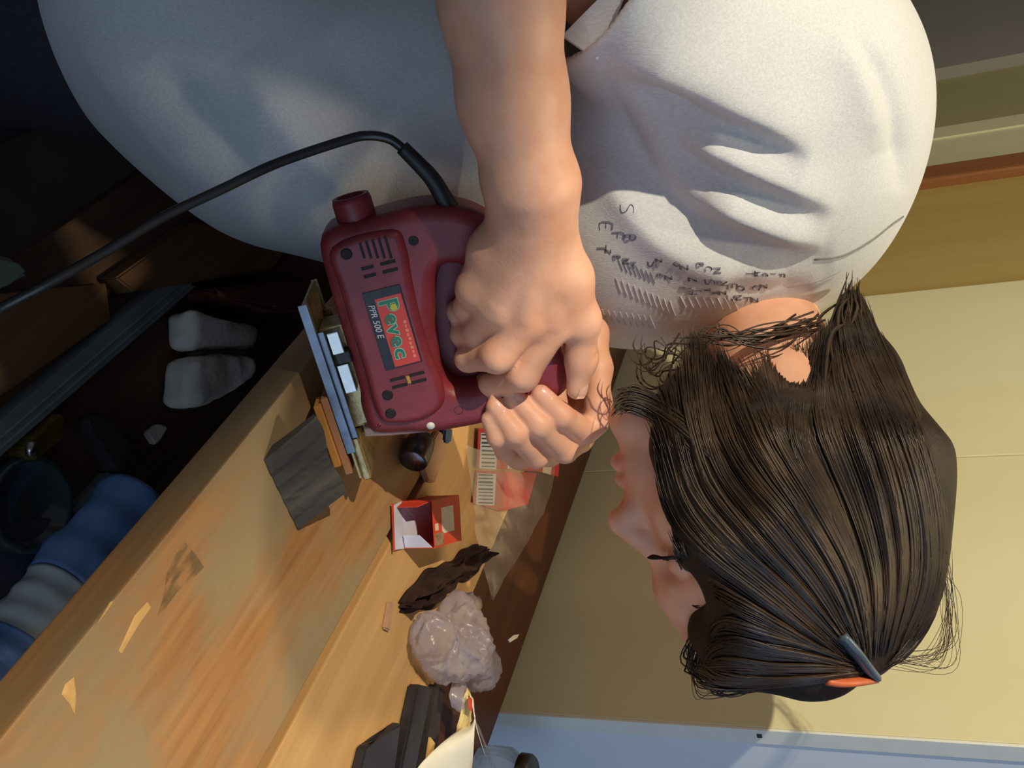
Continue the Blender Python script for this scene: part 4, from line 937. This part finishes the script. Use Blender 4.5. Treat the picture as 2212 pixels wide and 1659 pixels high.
# ---- under the bench
m_alu = mat('dull_aluminium', S(140, 146, 144), .5, metal=.4, var=.15, scale=30); m_wd = wood('old_board_wood', S(96, 66, 40), S(134, 96, 60), 18, 'Y', .7); m_wd2 = wood('reddish_board_wood', S(86, 44, 28), S(116, 66, 42), 18, 'Y', .6)
al = slab('aluminium_rail', [(-60, 960), (-60, 1040), (425, 618), (365, 600)], SZ, .020, m_alu, 'long dull aluminium rail with grooves on the lower shelf', 'rail', bev=.001)
for k, (a_, b_) in enumerate((((-60, 1000), (395, 608)), ((-60, 1022), (412, 613)))):
    q0, q1 = np.array(onz(*a_, SZ+.0206)), np.array(onz(*b_, SZ+.0206)); v, f = tube_geo([q0, q1], .0014, 6); mesh_obj('raised_rib', np.array(v)-np.array(al.location), f, m_alu, al)
slab('old_board', [(-60, 640), (-60, 900), (240, 690), (230, 612), (120, 622)], SZ, .014, m_wd, 'old brown board lying beside the aluminium rail', 'board', bev=.001)
slab('long_board', [(250, 600), (290, 630), (590, 582), (650, 500), (420, 480)], SZ, .024, m_wd, 'brown board running under the grey T-shirt', 'board', bev=.002)
slab('reddish_board', [(450, 624), (490, 642), (600, 672), (700, 666), (720, 612), (620, 606)], SZ, .05, m_wd2, 'reddish brown board behind the white bundle', 'board', bev=.006)
m_cloth = mat('off_white_cloth', S(222, 212, 196), .9, var=.06, scale=60, bump=.4); m_string = mat('dark_string', S(50, 42, 38), .9, var=.2, scale=90)
bn = empty('cloth_bundle', onz(490, 770, SZ)); tag(bn, 'off-white cloth bundle tied with dark string under the bench', 'bundle'); bnl = np.array(bn.location)
def pillow(pix, h, seed):
    V, Fc = slab_geo(pix, SZ+h, h-.0006, bnl); bm = bmesh.new(); vs = [bm.verts.new(v) for v in V]
    for f in Fc: bm.faces.new([vs[i] for i in f])
    bmesh.ops.bevel(bm, geom=bm.edges[:], offset=.011, segments=4, affect='EDGES', profile=.5); bmesh.ops.subdivide_edges(bm, edges=[e for e in bm.edges if e.calc_length() > .012], cuts=3, use_grid_fill=True); bmesh.ops.triangulate(bm, faces=bm.faces[:])
    for v in bm.verts:
        q = np.array(v.co)[None]; k = min(max(v.co.z/.02, 0), 1); v.co.z += float(noise3(q, seed, 75)[0])*.0016*k; v.co.x += float(noise3(q, seed+3, 90)[0])*.0010
    return bm_obj('bundle_half', bm, m_cloth, bn, True)
pillow([(420, 664), (500, 690), (576, 708), (562, 756), (500, 752), (422, 756)], .040, 31); pillow([(424, 768), (500, 760), (558, 770), (552, 815), (510, 850), (440, 880), (408, 874)], .042, 32)
tie = [np.array(onz(*p, SZ+h))-bnl for p, h in (((405, 766), .008), ((424, 763), .036), ((490, 757), .040), ((556, 763), .036), ((578, 768), .008))]; mesh_obj('string', *tube_geo(smooth_path(tie, 24), .0022, 6), m_string, bn, True)
m_brass = mat('worn_brass', S(150, 126, 66), .4, metal=.8, var=.25, scale=90, bump=.3)
lt = slab('brass_latch', [(68, 968), (78, 995), (140, 945), (130, 930), (142, 905), (132, 892), (105, 920), (78, 945)], SZ, .030, m_brass, 'worn brass latch lying in front of the aluminium rail', 'latch', bev=.0015)
v, f = tube_geo([np.array(onz(66, 955, SZ+.034)), np.array(onz(66, 985, SZ+.034))], .004, 8); mesh_obj('hinge_pin', np.array(v)-np.array(lt.location), f, m_steel, lt, True)
slab('steel_chisel', [(190, 905), (196, 928), (222, 960), (270, 1040), (330, 1030), (262, 930), (236, 915), (232, 898), (212, 892)], SZ, .02, mat('dull_steel', S(104, 104, 100), .4, metal=.7, var=.2, scale=40), 'dull grey steel chisel lying by the blue bag roll', 'chisel', bev=.0015)
slab('grey_strip', [(150, 1110), (235, 1020), (262, 1030), (205, 1100)], SZ, .012, m_alu, 'short grey strip behind the blue bag roll', 'strip', bev=.001)
m_bb = mat('blue_film', S(128, 164, 214), .4, var2=S(104, 140, 196), scale=30, bump=.5, bscale=60, spec=.5, stretch=(1, .2, 1)); m_bw = mat('pale_film', S(220, 228, 228), .4, var=.06, scale=30, bump=.4, bscale=60)
roll_r = .030; rp = [np.array(onz(px, py, SZ+roll_r*1.1)) for px, py in ((288, 1080), (150, 1238), (118, 1282), (30, 1395), (12, 1420), (-80, 1530))]
rl = empty('bag_roll', (rp[2]+rp[3])/2-np.array([0, 0, roll_r*1.1])); tag(rl, 'roll of blue and white plastic film under the bench edge', 'roll'); rll = np.array(rl.location)
def rseg(name, a, b, m, seed, r0=roll_r):
    P = smooth_path([a, (a+b)/2, b], 26); w = np.linspace(0, 1, 26); rr_ = r0*(1+.04*np.sin(w*17+seed)); v, f = tube_geo(P, rr_, 20); v = v+(noise3(v, seed, 120)*.0011)[:, None]*np.array([.5, .2, .8]); mesh_obj(name, v-rll, f, m, rl, True)
rseg('film_segment', rp[0], rp[1]*.35+rp[2]*.65, m_bb, 1, .031); rseg('film_segment', rp[1]*.3+rp[2]*.7, rp[3], m_bw, 2, .029); rseg('film_segment', rp[3], rp[5], m_bb, 3, .031)
m_gl = mat('dark_glass', S(60, 70, 68), .12, var=.1, scale=30, spec=.8)
gp = np.array(onz(40, 1092, SZ)); o = lathe('glass_ashtray', [(.0005, .004), (.030, .004), (.036, .018), (.040, .018), (.042, .002), (.038, 0), (.0005, 0)], m_gl, None, 32); o.location = gp; tag(o, 'round dark glass dish on the lower shelf', 'dish')
slab('grey_case', [(-60, 1150), (-60, 1330), (60, 1260), (150, 1130), (100, 1118)], SZ, .006, mat('slate_plastic', S(74, 74, 84), .6, var=.12, scale=20), 'slate grey flat case on the lower shelf below the glass dish', 'case', bev=.001)
slab('white_sachet', [(318, 935), (345, 915), (366, 922), (350, 950), (336, 962)], SZ, .008, m_cloth, 'small off-white sachet alone on the dark lower shelf', 'sachet', bev=.002)
slab('pale_crumple', [(-20, 545), (-20, 640), (20, 615), (70, 590), (40, 560)], SZ, .03, mat('greenish_paper', S(110, 118, 104), .8, var=.1, scale=30), 'greenish grey crumpled paper at the shelf edge by the cord', 'paper', bev=.004)
